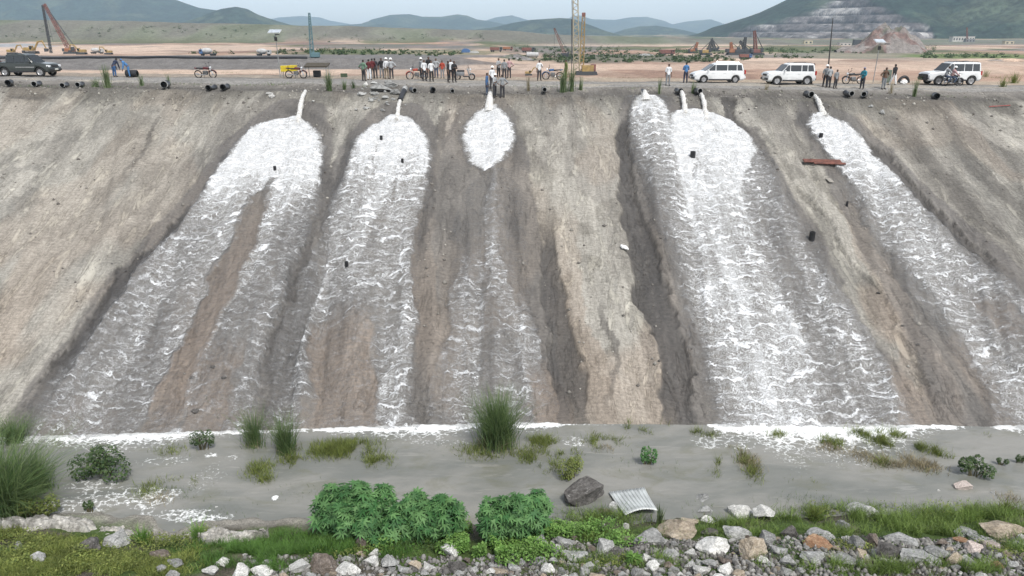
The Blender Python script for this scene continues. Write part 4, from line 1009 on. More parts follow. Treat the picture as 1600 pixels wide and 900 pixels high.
car('sport_utility_vehicle', 1481, 132, 'large tall white SUV behind the two motorcycle riders', 'SUV', None, WHITE, 4.45, 1.82, (1.38, -1.40), .38,
    [(2.25,.78,.74,.42),(2.18,1.00,.84,.36),(1.7,1.06,.90,.34),(1.0,1.14,.91,.34),(.4,1.15,.91,.34),(-.9,1.15,.91,.34),(-1.9,1.15,.90,.34),(-2.12,1.10,.88,.36),(-2.2,.90,.85,.42)],
    (1.05,.45,-2.02,-2.12,1.13,1.86), (.25,-.65,-1.35), extra=scorp)
def pick(root):
    MB().box((-2.3, 0, 1.52), (1.0, 1.6, .05), bev=.02).build('load_cover', M_TRIM, root)
    for x in (-1.85, -2.75):
        for s in (-1, 1): MB().tube([(x, s*.75, 1.1), (x, s*.75, 1.52)], .025, 6).build('cover_post', M_TRIM, root)
    MB().box((2.42, 0, .5), (.03, .35, .1)).build('front_plate', M('yellow plate', (.6, .42, .03), .5), root)
    MB().box((.4, -.915, .78), (1.6, .01, .05), bev=.004).build('side_stripe', M('silver decal', (.35, .35, .35), .4), root)
pk = car('pickup_truck', 46, 119, 'dark green black double cab pickup parked at the left end of the crest', 'pickup', None, DKGRN, 5.1, 1.80, (1.55, -1.45), .38,
    [(2.4,.82,.76,.42),(2.3,1.02,.84,.36),(1.9,1.08,.90,.34),(1.15,1.15,.91,.34),(.6,1.16,.91,.34),(-.9,1.16,.91,.34),(-1.1,1.16,.90,.34),(-2.6,1.16,.90,.42),(-2.75,1.10,.88,.5)],
    (1.15,.62,-1.15,-1.25,1.13,1.82), (.45,-.45), rz=0, rails=True, extra=pick)

# ------------------------------------------------------------------ motorcycles
def bike(px, py, label, tank, rz=180, lean=6, scooter=False, loc=None, scale=1.0):
    g = loc or G(px, py, 45); root = empty('motorcycle' if not scooter else 'scooter', g, R(rz), label, 'motorcycle' if not scooter else 'scooter', scale=scale); root.rotation_euler = (R(lean), 0, R(rz))
    Mt = M('bike paint '+tank, CL.get(tank, (.2, .02, .02)), .3)
    wr = .30 if not scooter else .24
    for x in (.64, -.62):
        ring = [(x+math.cos(t)*wr, 0, wr+math.sin(t)*wr) for t in np.linspace(0, 2*math.pi, 22, endpoint=False)]
        w = MB().tube(ring, .045 if not scooter else .06, 8, closed=True).build('wheel', M_TYRE, root, True)
        hb = MB().lathe([(.06, -.07), (.06, .07)], 10, (x, 0, wr), 'Y')
        for k in range(6):
            th = k*math.pi/3; hb.tube([(x, 0, wr), (x+math.cos(th)*(wr-.03), 0, wr+math.sin(th)*(wr-.03))], .009, 5)
        hb.build('hub_and_spokes', M_RIM, w)
    for s in (-1, 1): MB().tube([(.64, s*.07, wr), (.44, s*.07, .92)], .022, 6).build('fork_leg', M_CHROME, root, True)
    MB().tube([(.30, -.36, 1.04), (.40, -.22, 1.0), (.42, 0, .97), (.40, .22, 1.0), (.30, .36, 1.04)], .018, 6).build('handlebar', M_TRIM, root, True)
    MB().lathe([(.02, -.1), (.08, -.05), (.09, .03), (.001, .05)], 12, (.55, 0, .86), 'X').build('headlamp', M_LAMP, root, True)
    if not scooter:
        MB().box((.14, 0, .80), (.46, .26, .20), (0, .12, 0), .07).build('fuel_tank', Mt, root, True)
        MB().box((-.36, 0, .80), (.62, .24, .10), (0, .06, 0), .04).build('seat', M_TRIM, root, True)
        MB().box((-.72, 0, .80), (.26, .16, .09), (0, .3, 0), .03).build('tail', Mt, root, True)
        MB().box((.02, 0, .42), (.40, .26, .34), bev=.05).build('engine', M('engine metal', (.12, .12, .12), .5, metal=.4), root, True)
        MB().tube([(.42, 0, .88), (.25, 0, .35), (-.2, 0, .30), (-.45, 0, .70), (.30, 0, .74)], .022, 6, closed=False).build('frame', M_TRIM, root, True)
        MB().tube([(.18, -.12, .35), (-.1, -.16, .24), (-.75, -.18, .38)], [.02, .03, .05], 8).build('exhaust', M_CHROME, root, True)
    else:
        MB().box((-.38, 0, .52), (.78, .34, .38), bev=.13).build('rear_body', Mt, root, True)
        MB().box((-.32, 0, .76), (.66, .28, .1), bev=.04).build('seat', M_TRIM, root, True)
        MB().box((.36, 0, .60), (.10, .38, .66), (0, -.28, 0), .04).build('front_shield', Mt, root, True)
        MB().box((.12, 0, .28), (.5, .3, .06), bev=.02).build('footboard', M_TRIM, root)
    MB().tube([(.64+math.cos(t)*(wr+.07), 0, wr+math.sin(t)*(wr+.07)) for t in np.linspace(.3, 2.6, 8)], .035, 6).build('mudguard', Mt, root, True)
    for s in (-1, 1): MB().tube([(.36, s*.2, 1.0), (.32, s*.28, 1.2)], .008, 5).box((.32, s*.29, 1.23), (.02, .12, .07), bev=.01).build('mirror', M_TRIM, root)
    MB().tube([(0, -.1, .3), (-.05, -.26, 0)], .012, 5).build('side_stand', M_TRIM, root)
    return root
bike(322, 121.5, 'black and maroon motorcycle parked alone left of the solar lamp', 'maroon', 0)
bike(463, 122, 'black motorcycle parked under the yellow box beside the shelter', 'maroon', 0, -4)
bike(652, 124, 'red motorcycle parked at the left edge of the white shirted crowd', 'red', 180)
bike(726, 124.5, 'grey and black scooter parked right of the crowd', 'grey', 0, scooter=True)
bike(864, 124, 'blue motorcycle parked right of the man with a phone', 'blue', 180)
bike(1333, 131, 'black motorcycle leaning left of the person in teal', 'black', 180, 14)
bk = bike(1486, 134.5, 'dark motorcycle carrying two riders before the large white SUV', 'black', 0, 0, scale=1.0)
gl_ = bk.location.copy()
P_(0, 0, 'motorcycle driver in pale pink shirt with white helmet before the large SUV', 'ride', 'pink', 'jeans', 90, helmet=True, loc=gl_+Vector((-.12, 0, .0)), longs=True)
P_(0, 0, 'motorcycle passenger in grey shirt behind the pink shirted driver', 'ride', 'grey', 'jeans', 90, loc=gl_+Vector((-.62, 0, .06)))

# ------------------------------------------------------------------ things on the crest
M_STEEL = M('galvanised steel', (.30, .31, .31), .5, metal=.5)
M_PANEL = M('solar panel', (.05, .07, .10), .12)
M_PALE = M('pale painted metal', (.6, .62, .62), .5)
def solar_lamp(px, py, ytop, label, pw=1.05, rows=1):
    g = G(px, py, 45); top = AY(px, ytop, g.y); h = top.z-g.z
    root = empty('solar_street_lamp', g, 0, label, 'street lamp')
    MB().tube([(0, 0, -.2), (0, 0, h*.5), (0, 0, h)], [.04, .035, .03], 8).build('pole', M_STEEL, root, True)
    MB().box((-.05, 0, h+.1), (pw, .7, .05), (R(22), 0, 0), .01).build('solar_panel', M_PALE, root)
    MB().box((-.05, -.02, h+.135), (pw*.94, .64, .015), (R(22), 0, 0)).build('panel_cells', M('pale reflective cells', (.42, .46, .50), .15), root)
    MB().tube([(0, 0, h*.93), (.3, -.5, h*.96)], .025, 6).build('lamp_arm', M_STEEL, root)
    MB().box((.34, -.6, h*.96), (.3, .4, .08), bev=.03).build('lamp_head', M_TRIM, root)
    MB().box((0, -.05, h*.86), (.22, .18, .32), bev=.02).build('battery_box', M_TRIM, root)
    return root
solar_lamp(438, 121, 51, 'solar street lamp on a grey pole beside the yellow box')
solar_lamp(1364, 129, 66, 'thin solar lamp standing right of the person in teal', .85)
g = G(453, 121, 45); root = empty('pump_box', g, 0, 'yellow metal box on thin legs beside the solar lamp', 'box')
MB().box((-.35, 0, .75), (.62, .6, .5), bev=.03).build('left_housing', M('yellow paint', (.55, .42, .02), .5), root)
MB().box((.36, 0, .78), (.62, .6, .52), bev=.03).build('right_housing', M('yellow paint', (.55, .42, .02), .5), root)
for x, y in ((-.6, -.22), (.6, -.22), (-.6, .22), (.6, .22)): MB().tube([(x, y, -.1), (x, y, .55)], .03, 6).build('leg', M_STEEL, root)
g = G(497, 121, 45); root = empty('shelter', g, 0, 'low open shelter with a dark flat roof beside the black motorcycle', 'shelter')
MB().box((0, 0, 1.05), (2.05, 1.2, .12), (R(12), 0, 0), .02).build('roof', M('weathered brown sheet', (.06, .05, .035), .8), root)
for x, y in ((-.9, -.5), (.9, -.5), (-.9, .5), (.9, .5)): MB().tube([(x, y, -.1), (x, y, 1.05+y*.2)], .03, 6).build('post', M_STEEL, root)
tag(MB().box((0, 0, .3), (.6, .5, .55), bev=.04).build('crate', M('black crate', (.025, .025, .027), .6)), 'black crate standing under the low shelter roof', 'crate').location = G(496, 120.5, 45)
g = G(538.5, 130, 45); root = empty('sign_board', g, 0, 'small dark green board on a post among crest weeds', 'sign')
MB().box((0, 0, .62), (.55, .04, .3), bev=.01).build('board', M('dark green board', (.05, .07, .035), .7), root)
for s in (-1, 1): MB().tube([(s*.12, .03, -.1), (s*.12, .03, .6)], .02, 5).build('post', M_STEEL, root)
# leaning pole and the black round bundle
g = G(1292, 128, 62); top = AY(1301.5, 28, g.y)
root = empty('pole', g, 0, 'tall thin leaning pole with a red foot behind the helmeted man', 'pole')
t = top-g
MB().tube([t*-.02, t*.15], [.07, .065], 6).build('red_foot', M('red paint', (.4, .03, .02), .5), root)
MB().tube([t*.15, t*.6, t], [.06, .05, .03], 6).build('shaft', M('dark shaft', (.03, .03, .03), .6), root)
g = G(1411, 131.5, 45)
ring = [(math.cos(t)*.42, 0, .12+max(0, math.sin(t))*.5) for t in np.linspace(0, math.pi, 12)]
root = empty('hose_bundle', g, 0, 'coil of black hose around a white sack on the crest', 'hose')
MB().tube(ring, .12, 8).build('black_hose', M_TRIM, root, True)
bm = bmesh.new(); bmesh.ops.create_icosphere(bm, subdivisions=3, radius=.33)
for v in bm.verts: v.co = Vector((v.co.x*1.0, v.co.y*.8, v.co.z*.7+.15))*(1+.08*math.sin(v.co.x*17+v.co.z*23))
mb = MB(); mb.add([v.co for v in bm.verts], [[v.index for v in f.verts] for f in bm.faces]); bm.free(); mb.build('white_sack', M('white sacking', (.75, .75, .74), .8), root, True)
# crouching riders' helper: the dark bundle of pipe near the men in blue
g = G(207, 120.5, 45); tag(MB().lathe([(.22, -.5), (.3, -.45), (.3, .45), (.22, .5)], 16, (0, 0, .3), 'X', cap=False).build('hose_reel', M_TRIM, None, True), 'short fat black pipe piece by the man in bright blue', 'pipe piece').location = g
# kiosk between: dark green box behind the brown shirted man
g = G(1384, 129, 45); root = empty('cabinet', g, 0, 'dull green cabinet behind the man in brown with hands on hips', 'cabinet')
MB().box((0, 0, .55), (.55, .5, 1.1), bev=.03).build('housing', M('dull green paint', (.12, .15, .12), .6), root); MB().box((0, -.26, .6), (.45, .02, .9), bev=.005).build('door', M('dull green paint', (.12, .15, .12), .6), root)

# ------------------------------------------------------------------ machines on the plain
M_YEL = M('machine yellow', (.32, .22, .08), .5, var=.3, vs=1)
M_ORG = M('machine orange', (.28, .12, .06), .5, var=.3, vs=1)
M_REDM = M('machine red', (.18, .075, .06), .55, var=.3, vs=1)
M_DKM = M('machine dark steel', (.05, .055, .06), .6)
M_TEAL = M('teal lattice paint', (.09, .17, .19), .5)
M_WHM = M('dull white paint', (.42, .42, .41), .6, var=.2, vs=1)
M_BLUM = M('machine blue', (.06, .13, .28), .5)
M_TAN = M('dull cream lattice', (.38, .34, .24), .6, var=.3, vs=1)
def lattice(name, mat, parent, a, b_, w, tw=.5, rc=.05, bays=14):
    a = Vector(a); b_ = Vector(b_); d = (b_-a); u = Vector((0, 1, 0)); s_ = d.cross(u).normalized(); u = s_.cross(d).normalized()
    def cor(t, i, j):
        ww = w*(1-(1-tw)*t)/2; return a+d*t+s_*i*ww+u*j*ww
    mb = MB()
    for i in (-1, 1):
        for j in (-1, 1): mb.tube([cor(0, i, j), cor(.5, i, j), cor(1, i, j)], rc, 5)
    for k in range(bays):
        t0, t1 = k/bays, (k+1)/bays; z = 1 if k % 2 else -1
        for j in (-1, 1): mb.tube([cor(t0, z, j), cor(t1, -z, j)], rc*.6, 4); mb.tube([cor(t0, j, z), cor(t1, j, -z)], rc*.6, 4)
    return mb.build(name, mat, parent)
def crane(px, py, tip, label, mat, s=1.0, boom_mat=None, rz=0, mast=None, cables=3, w=1.0, rc=.06, group=None):
    g = G(px, py, 70); root = empty('crawler_crane', g, 0, label, 'crane', group)
    t = AY(tip[0], tip[1], g.y)-g
    for q in (-1, 1): MB().prism([(-2.4*s, .1), (-2.1*s, .8*s), (2.1*s, .8*s), (2.4*s, .1), (2.0*s, -.2), (-2.0*s, -.2)], q*1.4*s-.35*s, q*1.4*s+.35*s).build('track', M_DKM, root)
    MB().box((-.4*s, 0, 1.5*s), (3.6*s, 2.4*s, 1.3*s), bev=.15*s).build('upper_body', mat, root)
    MB().box((1.3*s, -.9*s, 1.9*s), (1.1*s, .9*s, 1.5*s), bev=.12*s).build('cab', M_DKM, root)
    MB().box((-2.4*s, 0, 1.5*s), (.9*s, 2.6*s, 1.2*s), bev=.1*s).build('counterweight', M_DKM, root)
    foot = Vector((.8*s if t.x >= 0 else -.8*s, 0, 1.8*s)); lattice('boom', boom_mat or mat, root, foot, t, w, .6, rc)
    if cables:
        cb = MB()
        for k in range(cables): cb.tube([Vector((-2.0*s if t.x >= 0 else 2.0*s, (k-1)*.4, 2.2*s)), t+Vector((0, (k-1)*.15, 0))], rc*.5, 4)
        cb.tube([t, Vector((t.x*1.02+.3, 0, t.z*.25))], rc*.4, 4); cb.build('cables', M_DKM, root)
    if mast:
        m2 = AY(mast[0], mast[1], g.y)-g; lattice('back_mast', M_DKM, root, Vector((-1.0*s, 0, 2*s)), m2, w*.7, .8, rc)
    return root
crane(112, 84, (69, 6), 'tall rusty red lattice boom crane leaning left, far left of the plain', M_ORG, .9, M_REDM, w=1.1, rc=.12)
g = G(80, 83, 70); root = empty('support_mast', g, 0, 'dark slender lattice mast meeting the tip of the rusty red boom', 'mast')
lattice('mast', M_DKM, root, (0, 0, 0), AY(66.5, 8, g.y)-g, .6, .8, .12)
g = G(488, 90, 70); root = empty('lattice_tower', g, 0, 'slim teal lattice drilling tower behind the shelter', 'tower')
lattice('tower_lattice', M_TEAL, root, (0, 0, 0), AY(483, 20, g.y)-g, 1.1, .4, .10, 18); MB().box((1, 0, .8), (2.6, 2, 1.4), bev=.2).build('rig_base', M_TEAL, root)
g = G(908, 117, 70); root = empty('piling_rig', g, 0, 'very tall piling rig with a pale mast and yellow body, tallest on the plain', 'piling rig')
lattice('pale_mast', M_TAN, root, (-1.2, 0, 0.4), AY(899, -12, g.y)-g, 1.5, .8, .09, 26)
lattice('yellow_leader', M_YEL, root, (0, 0, 0), AY(912, 25, g.y)-g, 1.1, .6, .09, 16)
MB().box((1.6, 0, 1.5), (3.0, 2.4, 1.9), bev=.15).build('engine_house', M_YEL, root); MB().box((3.0, -.2, 1.8), (1.3, 1.6, 1.7), bev=.15).build('cab', M_REDM, root)
for q in (-1, 1): MB().prism([(-1.5, .1), (-1.3, .9), (3.8, .9), (4.1, .1), (3.8, -.3), (-1.3, -.3)], q*1.3-.35, q*1.3+.35).build('track', M_DKM, root)
MB().tube([(-2.0, 0, 0), AY(893.5, 0, g.y)-g], .06, 5).tube([(-2.5, 0, 0), AY(893, 30, g.y)-g], .09, 5).build('hanging_cable', M_DKM, root)
MB().box((AY(912, 23, g.y)-g), (.9, .6, 1.0), bev=.1).build('mast_head', M_REDM, root)
crane(884, 89, (866, 44), 'small brown crane with a left leaning boom beside the tallest rig', M_DKM, .7, M_REDM, w=.9, rc=.1)
gc = 'distant cranes before the quarry'
for px, py, tip, lb, mt, s in [(1083,83,(1090,66),'small orange machine with a short arm, leftmost of the distant cranes',M_ORG,.9),(1103,86,(1113,62),'yellow crane with a right leaning boom among the distant cranes',M_YEL,1.1),
    (1118,80,(1112,60),'grey crane with a nearly upright boom behind the yellow one',M_DKM,.9),(1146,86,(1142,66),'orange red crane standing between grey neighbours',M_ORG,1.3),(1158,86,(1165,58),'dark crane leaning right beside the orange red one',M_DKM,1.2),
    (1183,86,(1179,48),'tall dark red mast crane, rightmost of the distant cranes',M_REDM,1.2),(1168,84,(1156,64),'dark crane with a left leaning boom near the rightmost mast',M_DKM,1.0)]:
    crane(px, py, tip, lb, mt, s, M_DKM if mt is M_YEL else mt, w=1.3, rc=.17, group=gc)
def excavator(px, py, label, fl=1, s=1.0):
    g = G(px, py, 70); root = empty('excavator', g, 0, label, 'excavator', scale=s*.8)
    for q in (-1, 1): MB().prism([(-2.1, .3), (-1.8, .9), (1.8, .9), (2.1, .3), (1.8, 0), (-1.8, 0)], q*1.2-.3, q*1.2+.3).build('track', M_DKM, root)
    MB().box((-.5*fl, 0, 1.65), (3.2, 2.4, 1.2), bev=.2).build('house', M_YEL, root)
    c = MB().box((.7*fl, -.75, 2.1), (1.3, .9, 1.5), bev=.12).build('cab', M_YEL, root); MB().box((.75*fl, -1.205, 2.3), (1.0, .02, .8)).build('cab_window', M_GLASS, c)
    MB().tube([(1.2*fl, .2, 1.6), (3.0*fl, .2, 4.2), (4.8*fl, .2, 4.4)], [.3, .35, .25], 6).build('boom', M_YEL, root); MB().tube([(4.6*fl, .2, 4.6), (5.6*fl, .2, 1.8)], [.28, .18], 6).build('arm', M_YEL, root)
    MB().prism([(5.1*fl, 1.9), (6.1*fl, 1.8), (5.9*fl, .8), (5.0*fl, .7)], -.4, .8).build('bucket', M_DKM, root)
    return root
excavator(50, 84, 'yellow excavator with raised arm behind the dark pickup', 1, 1.25)
excavator(20, 85, 'small yellow excavator partly behind the dark pickup roof', 1, .9)
excavator(128, 85, 'dusty yellow excavator beside a white mixer truck', -1, .9)
excavator(170, 85, 'yellow excavator with its arm up right of the mixer truck', -1, .7)
excavator(826, 118, 'low yellow loader by the mound left of the man with a phone', 1, .55)
def truck(px, py, label, bodym, cabm, s=1.0, kind='tipper', fl=1):
    g = G(px, py, 70); root = empty('mixer_truck' if kind == 'mixer' else 'truck', g, 0, label, 'truck', scale=s*.72)
    MB().box((0, 0, .9), (7.5, 2.2, .35), bev=.05).build('chassis', M_DKM, root)
    c = MB().box((3.2*fl, 0, 1.9), (1.7, 2.3, 2.0), bev=.2).build('cab', cabm, root); MB().box((3.2*fl, -1.16, 2.3), (1.0, .02, .7)).build('cab_window', M_GLASS, c)
    if kind == 'mixer': MB().lathe([(.5, -3.4), (1.0, -2.6), (1.35, -.8), (1.2, .8), (.6, 1.9)], 16, (0, 0, 2.3), 'X').build('drum', bodym, root, True)
    else: MB().prism([(-3.6, 1.1), (-3.8, 2.8), (2.1, 2.8), (2.0, 1.1)], -1.2, 1.2).build('load_body', bodym, root)
    for x in (2.8*fl, -1.6*fl, -2.8*fl):
        for q in (-1, 1): MB().lathe([(.3, -.15), (.52, -.15), (.52, .15), (.3, .15)], 16, (x, q*1.0, .5), 'Y').build('wheel', M_TYRE, root, True)
    return root
truck(152, 84, 'dusty white concrete mixer truck between two yellow excavators, far left', M_WHM, M_WHM, .8, 'mixer')
truck(326, 87, 'white mixer truck with a blue cab beyond the left motorcycle', M_WHM, M_BLUM, .95, 'mixer', -1)
truck(412, 87, 'white mixer truck left of the solar street lamp', M_WHM, M_WHM, .85, 'mixer')
truck(775, 81, 'dark red truck beside a blue covered heap', M_REDM, M_DKM, .9)
truck(793, 79, 'orange truck right of the dark red truck', M_ORG, M_REDM, .8)
truck(825, 82, 'red and black truck above the white tank', M_REDM, M_DKM, 1.0)
truck(1041, 87, 'long rust red truck on the far plain', M_REDM, M_REDM, 1.3)
truck(1164, 92, 'dark red truck below the distant cranes', M_REDM, M_BLUM, .9)
def tarp(px, py, w, h, mat, label):
    g = G(px, py, 70); k = ppm(g); W_, H_ = w/k, h/k
    mb = MB().prism([(-W_/2, 0), (-W_*.42, H_*.7), (-W_*.15, H_), (W_*.2, H_*.92), (W_*.42, H_*.6), (W_/2, 0)], -W_*.2, W_*.2)
    tag(mb.build('covered_heap', mat), label, 'covered heap').location = g
tarp(728, 82, 15, 6, M_BLUM, 'heap under a bright blue tarpaulin on the plain'); tarp(741, 83, 15, 3.5, M_WHM, 'low heap under a white sheet beside the blue one')
tarp(1010, 87, 22, 3, M_WHM, 'low white sheeted heap left of the long rust red truck')
g = G(832, 90, 70); root = empty('water_tank', g, 0, 'dull white horizontal tank on the plain left of the tall crane', 'tank')
MB().lathe([(.3, -2.4), (.9, -2.2), (.95, 0), (.9, 2.2), (.3, 2.4)], 16, (0, 0, 1.1), 'X').build('tank_shell', M_WHM, root, True)
for x in (-1.5, 1.5): MB().box((x, 0, .2), (.3, 1.4, .5)).build('saddle', M_DKM, root)
# long black pipeline on the gravel bank
a = G(-10, 91.5, 120); c = G(480, 92, 120)
pts = [a.lerp(c, k/20) for k in range(21)]; pts = [Vector((p.x, p.y, float(H(p.x, p.y))+.35)) for p in pts]
root = MB().tube([p-a for p in pts], .35, 8).build('pipeline', M_PIPE, None, True); root.location = a; tag(root, 'long black pipeline lying along the top of the grey gravel bank', 'pipeline')
# buildings
M_WALLP = M('pale plaster', (.5, .48, .44), .9, var=.15, vs=.3)
M_ROOFG = M('grey roofing', (.22, .22, .22), .8)
M_WIN = M('window opening', (.04, .045, .05), .5)
def house(px, py, wpx, hpx, label, wallm=None, nw=4, deep=.5, roof='flat', name='building'):
    g = G(px, py, 70); k = ppm(g); W_, H_ = wpx/k, hpx/k; root = empty(name, g-Vector((0, 0, .3)), 0, label, 'building')
    D_ = W_*deep
    w_ = MB().box((0, D_/2, H_/2), (W_, D_, H_)).build('wall', wallm or M_WALLP, root)
    if roof == 'flat': MB().box((0, D_/2, H_+.15), (W_*1.06, D_*1.06, .3)).build('roof', M_ROOFG, root)
    else: MB().prism([(-W_*.54, H_), (0, H_*1.45), (W_*.54, H_)], -.4, D_+.4).build('roof', M_ROOFG, root)
    for i in range(nw): MB().box(((i+.5)/nw*W_-W_/2, -.03, H_*.5), (W_/nw*.45, .1, H_*.42)).build('window', M_WIN, root)
    return root
house(1505, 65, 34, 8, 'long white building on the far right below the wooded hill', M_WALLP, 8, .3)
house(1516, 66, 14, 5, 'low grey block before the long white building', M_ROOFG, 3)
house(1263, 69, 13, 6, 'small cream hut at the foot of the quarry face', M('cream plaster', (.5, .45, .32), .9), 2)
house(1340, 71, 12, 9, 'dark block shelter between the quarry foot and the red rubble', M_DKM, 2)
house(1353, 70, 14, 8, 'pale open fronted building left of the red rubble heap', M_WALLP, 2)
house(1321, 71, 18, 4, 'low pale wall of a yard at the quarry foot', M_WALLP, 3)
house(1370, 70, 20, 3, 'long pale roofed shed above the red rubble heap', M_WALLP, 3)
house(1577, 69, 14, 5, 'cream shed at the far right edge below the hill', M('cream plaster', (.5, .45, .32), .9), 2)
g = G(1511, 66, 70); root = empty('radio_mast', g, 0, 'thin red mast beside the long white building', 'mast'); lattice('mast', M_REDM, root, (0, 0, 0), AY(1511, 43, g.y)-g, 1.2, .6, .2, 8)
# ------------------------------------------------------------------ foliage helpers
def leafmat(name, c0, c1, transl=.25):
    b = NB(name); r_ = b.attr('rnd'); P = b.obj()
    n = b.noise(P, 1.6, 3)
    col = b.mix(b.mr(r_, 0, 1), c4(c0), c4(c1)); col = b.mix(1.0, col, b.mr(n.outputs[0], .3, .7, .75, 1.25), 'MULTIPLY')
    p = b.bsdf(col, .6, Specular_IOR_Level=.3); t = b.n('BsdfTranslucent'); b.set(t.inputs['Color'], col)
    m = b.n('MixShader'); b.set(m.inputs[0], transl); b.set(m.inputs[1], p); b.set(m.inputs[2], t.outputs[0])
    return b.done(m.outputs[0])
ML_REED = leafmat('reed blades', (.06, .115, .035), (.17, .23, .09))
ML_REEDP = leafmat('pale green reed blades', (.07, .12, .045), (.20, .25, .12))
ML_DRY = leafmat('dry grass', (.20, .17, .10), (.36, .31, .20))
ML_GRASS = leafmat('bright fine grass', (.10, .165, .035), (.21, .29, .075))
ML_YG = leafmat('yellow green weeds', (.10, .14, .03), (.23, .26, .07))
ML_CAST = leafmat('castor leaves', (.042, .125, .036), (.125, .245, .085))
ML_CREEP = leafmat('bright creeper leaves', (.09, .19, .035), (.19, .32, .08))
ML_BUSH = leafmat('dark bush leaves', (.03, .065, .02), (.08, .12, .04))
M_STEM = M('green brown stem', (.09, .08, .04), .8)
def blades(n, base, h, lean, w, seed, curve=1.6, segs=4):
    """n ribbons; base: (n,3); h,lean,w arrays"""
    r_ = np.random.default_rng(seed)
    th = r_.uniform(0, 2*math.pi, n); ld = np.stack([np.cos(th), np.sin(th)], 1)
    f = r_.uniform(0, 2*math.pi, n); wd = np.stack([np.cos(f), np.sin(f)], 1)
    V = np.zeros((n, (segs+1)*2, 3)); 
    for k in range(segs+1):
        t = k/segs; ww = w*(1-t)**.7*.5+.001
        c = base.copy(); c[:, :2] += ld*(lean*h*t**curve)[:, None]; c[:, 2] += h*(t-.35*lean*t*t)
        V[:, 2*k, :2] = c[:, :2]-wd*ww[:, None]; V[:, 2*k+1, :2] = c[:, :2]+wd*ww[:, None]; V[:, 2*k:2*k+2, 2] = c[:, 2][:, None]
    i = np.arange(n)[:, None]*(segs+1)*2
    Fc = np.concatenate([np.stack([i[:, 0]+2*k, i[:, 0]+2*k+1, i[:, 0]+2*k+3, i[:, 0]+2*k+2], 1) for k in range(segs)])
    return V.reshape(-1, 3), Fc, np.repeat(r_.uniform(0, 1, n), (segs+1)*2)
def tuft(px, py, hpx, wpx, label, mat=ML_REED, n=220, lean=.35, bw=.02, cat='grass clump', name='grass_clump', group=None, dz=0, nearY=0, parts=True):
    g = G(px, py, nearY); k = ppm(g); h = hpx/k; w = wpx/k
    seed = int(px*7+py)
    r_ = np.random.default_rng(seed)
    rr = np.abs(r_.normal(0, .33, n))*w*.32; a = r_.uniform(0, 2*math.pi, n)
    base = np.stack([rr*np.cos(a), rr*np.sin(a)*.8, np.full(n, -.08)], 1)
    if g.z < 0.02 and py > 640: g.z = max(g.z, -.1)
    V, Fc, rn = blades(n, base, h*r_.uniform(.45, 1.08, n), lean*r_.uniform(.15, 1.5, n)*np.clip(w/h*.9, .3, 2), np.full(n, bw), seed)
    root = empty(name, g+Vector((0, 0, dz)), 0, label, cat, group)
    npmesh('blades', V, Fc, mat, root, {'rnd': rn})
    if parts:
        m = max(10, n//9); base = base[:m]*1.1
        V, Fc, rn = blades(m, base, h*.35*r_.uniform(.6, 1.2, m), np.full(m, .8), np.full(m, bw), seed+1)
        npmesh('dry_base_blades', V, Fc, ML_DRY, root, {'rnd': rn})
    return root
STAR = []
for k in range(7):
    a = (k-3)*.72+math.pi/2; L_ = (1.0, .95, .8, .55)[abs(k-3)]
    if k: STAR.append((.30*math.cos(a-.36), .30*math.sin(a-.36)))
    STAR += [(L_*.62*math.cos(a-.16), L_*.62*math.sin(a-.16)), (L_*math.cos(a), L_*math.sin(a)), (L_*.62*math.cos(a+.16), L_*.62*math.sin(a+.16))]
STAR = np.array(STAR)
def leaves(C, size, seed, star=False, up=.5, out=None):
    """leaf faces at C (n,3)"""
    r_ = np.random.default_rng(seed); n = len(C)
    nz = r_.normal(0, 1, (n, 3)); nz[:, 2] = np.abs(nz[:, 2])+up
    if out is not None: nz = nz*.55+out*1.2
    nz /= np.linalg.norm(nz, axis=1)[:, None]
    t = np.cross(nz, r_.normal(0, 1, (n, 3))); t /= np.linalg.norm(t, axis=1)[:, None]; s = np.cross(nz, t)
    sz = size*r_.uniform(.6, 1.25, n)
    if star:
        P2 = np.concatenate([[[0, 0]], STAR]); m = len(P2); droop = -(P2**2).sum(1)*.22
        V = C[:, None]+(t[:, None]*P2[None, :, 0:1]+s[:, None]*P2[None, :, 1:2]+nz[:, None]*droop[None, :, None])*sz[:, None, None]
        i = np.arange(n)[:, None]*m; tri = np.array([[0, k, k+1] for k in range(1, m-1)])
        Fc = (i[:, :, None]+tri[None]).reshape(-1, 3)
    else:
        P2 = np.array([[0, -.5], [.28, 0], [0, .55], [-.28, 0]]); m = 4
        V = C[:, None]+(t[:, None]*P2[None, :, 0:1]+s[:, None]*P2[None, :, 1:2])*sz[:, None, None]
        Fc = np.arange(n*4).reshape(-1, 4)
    return V.reshape(-1, 3), Fc, np.repeat(r_.uniform(0, 1, n), m)
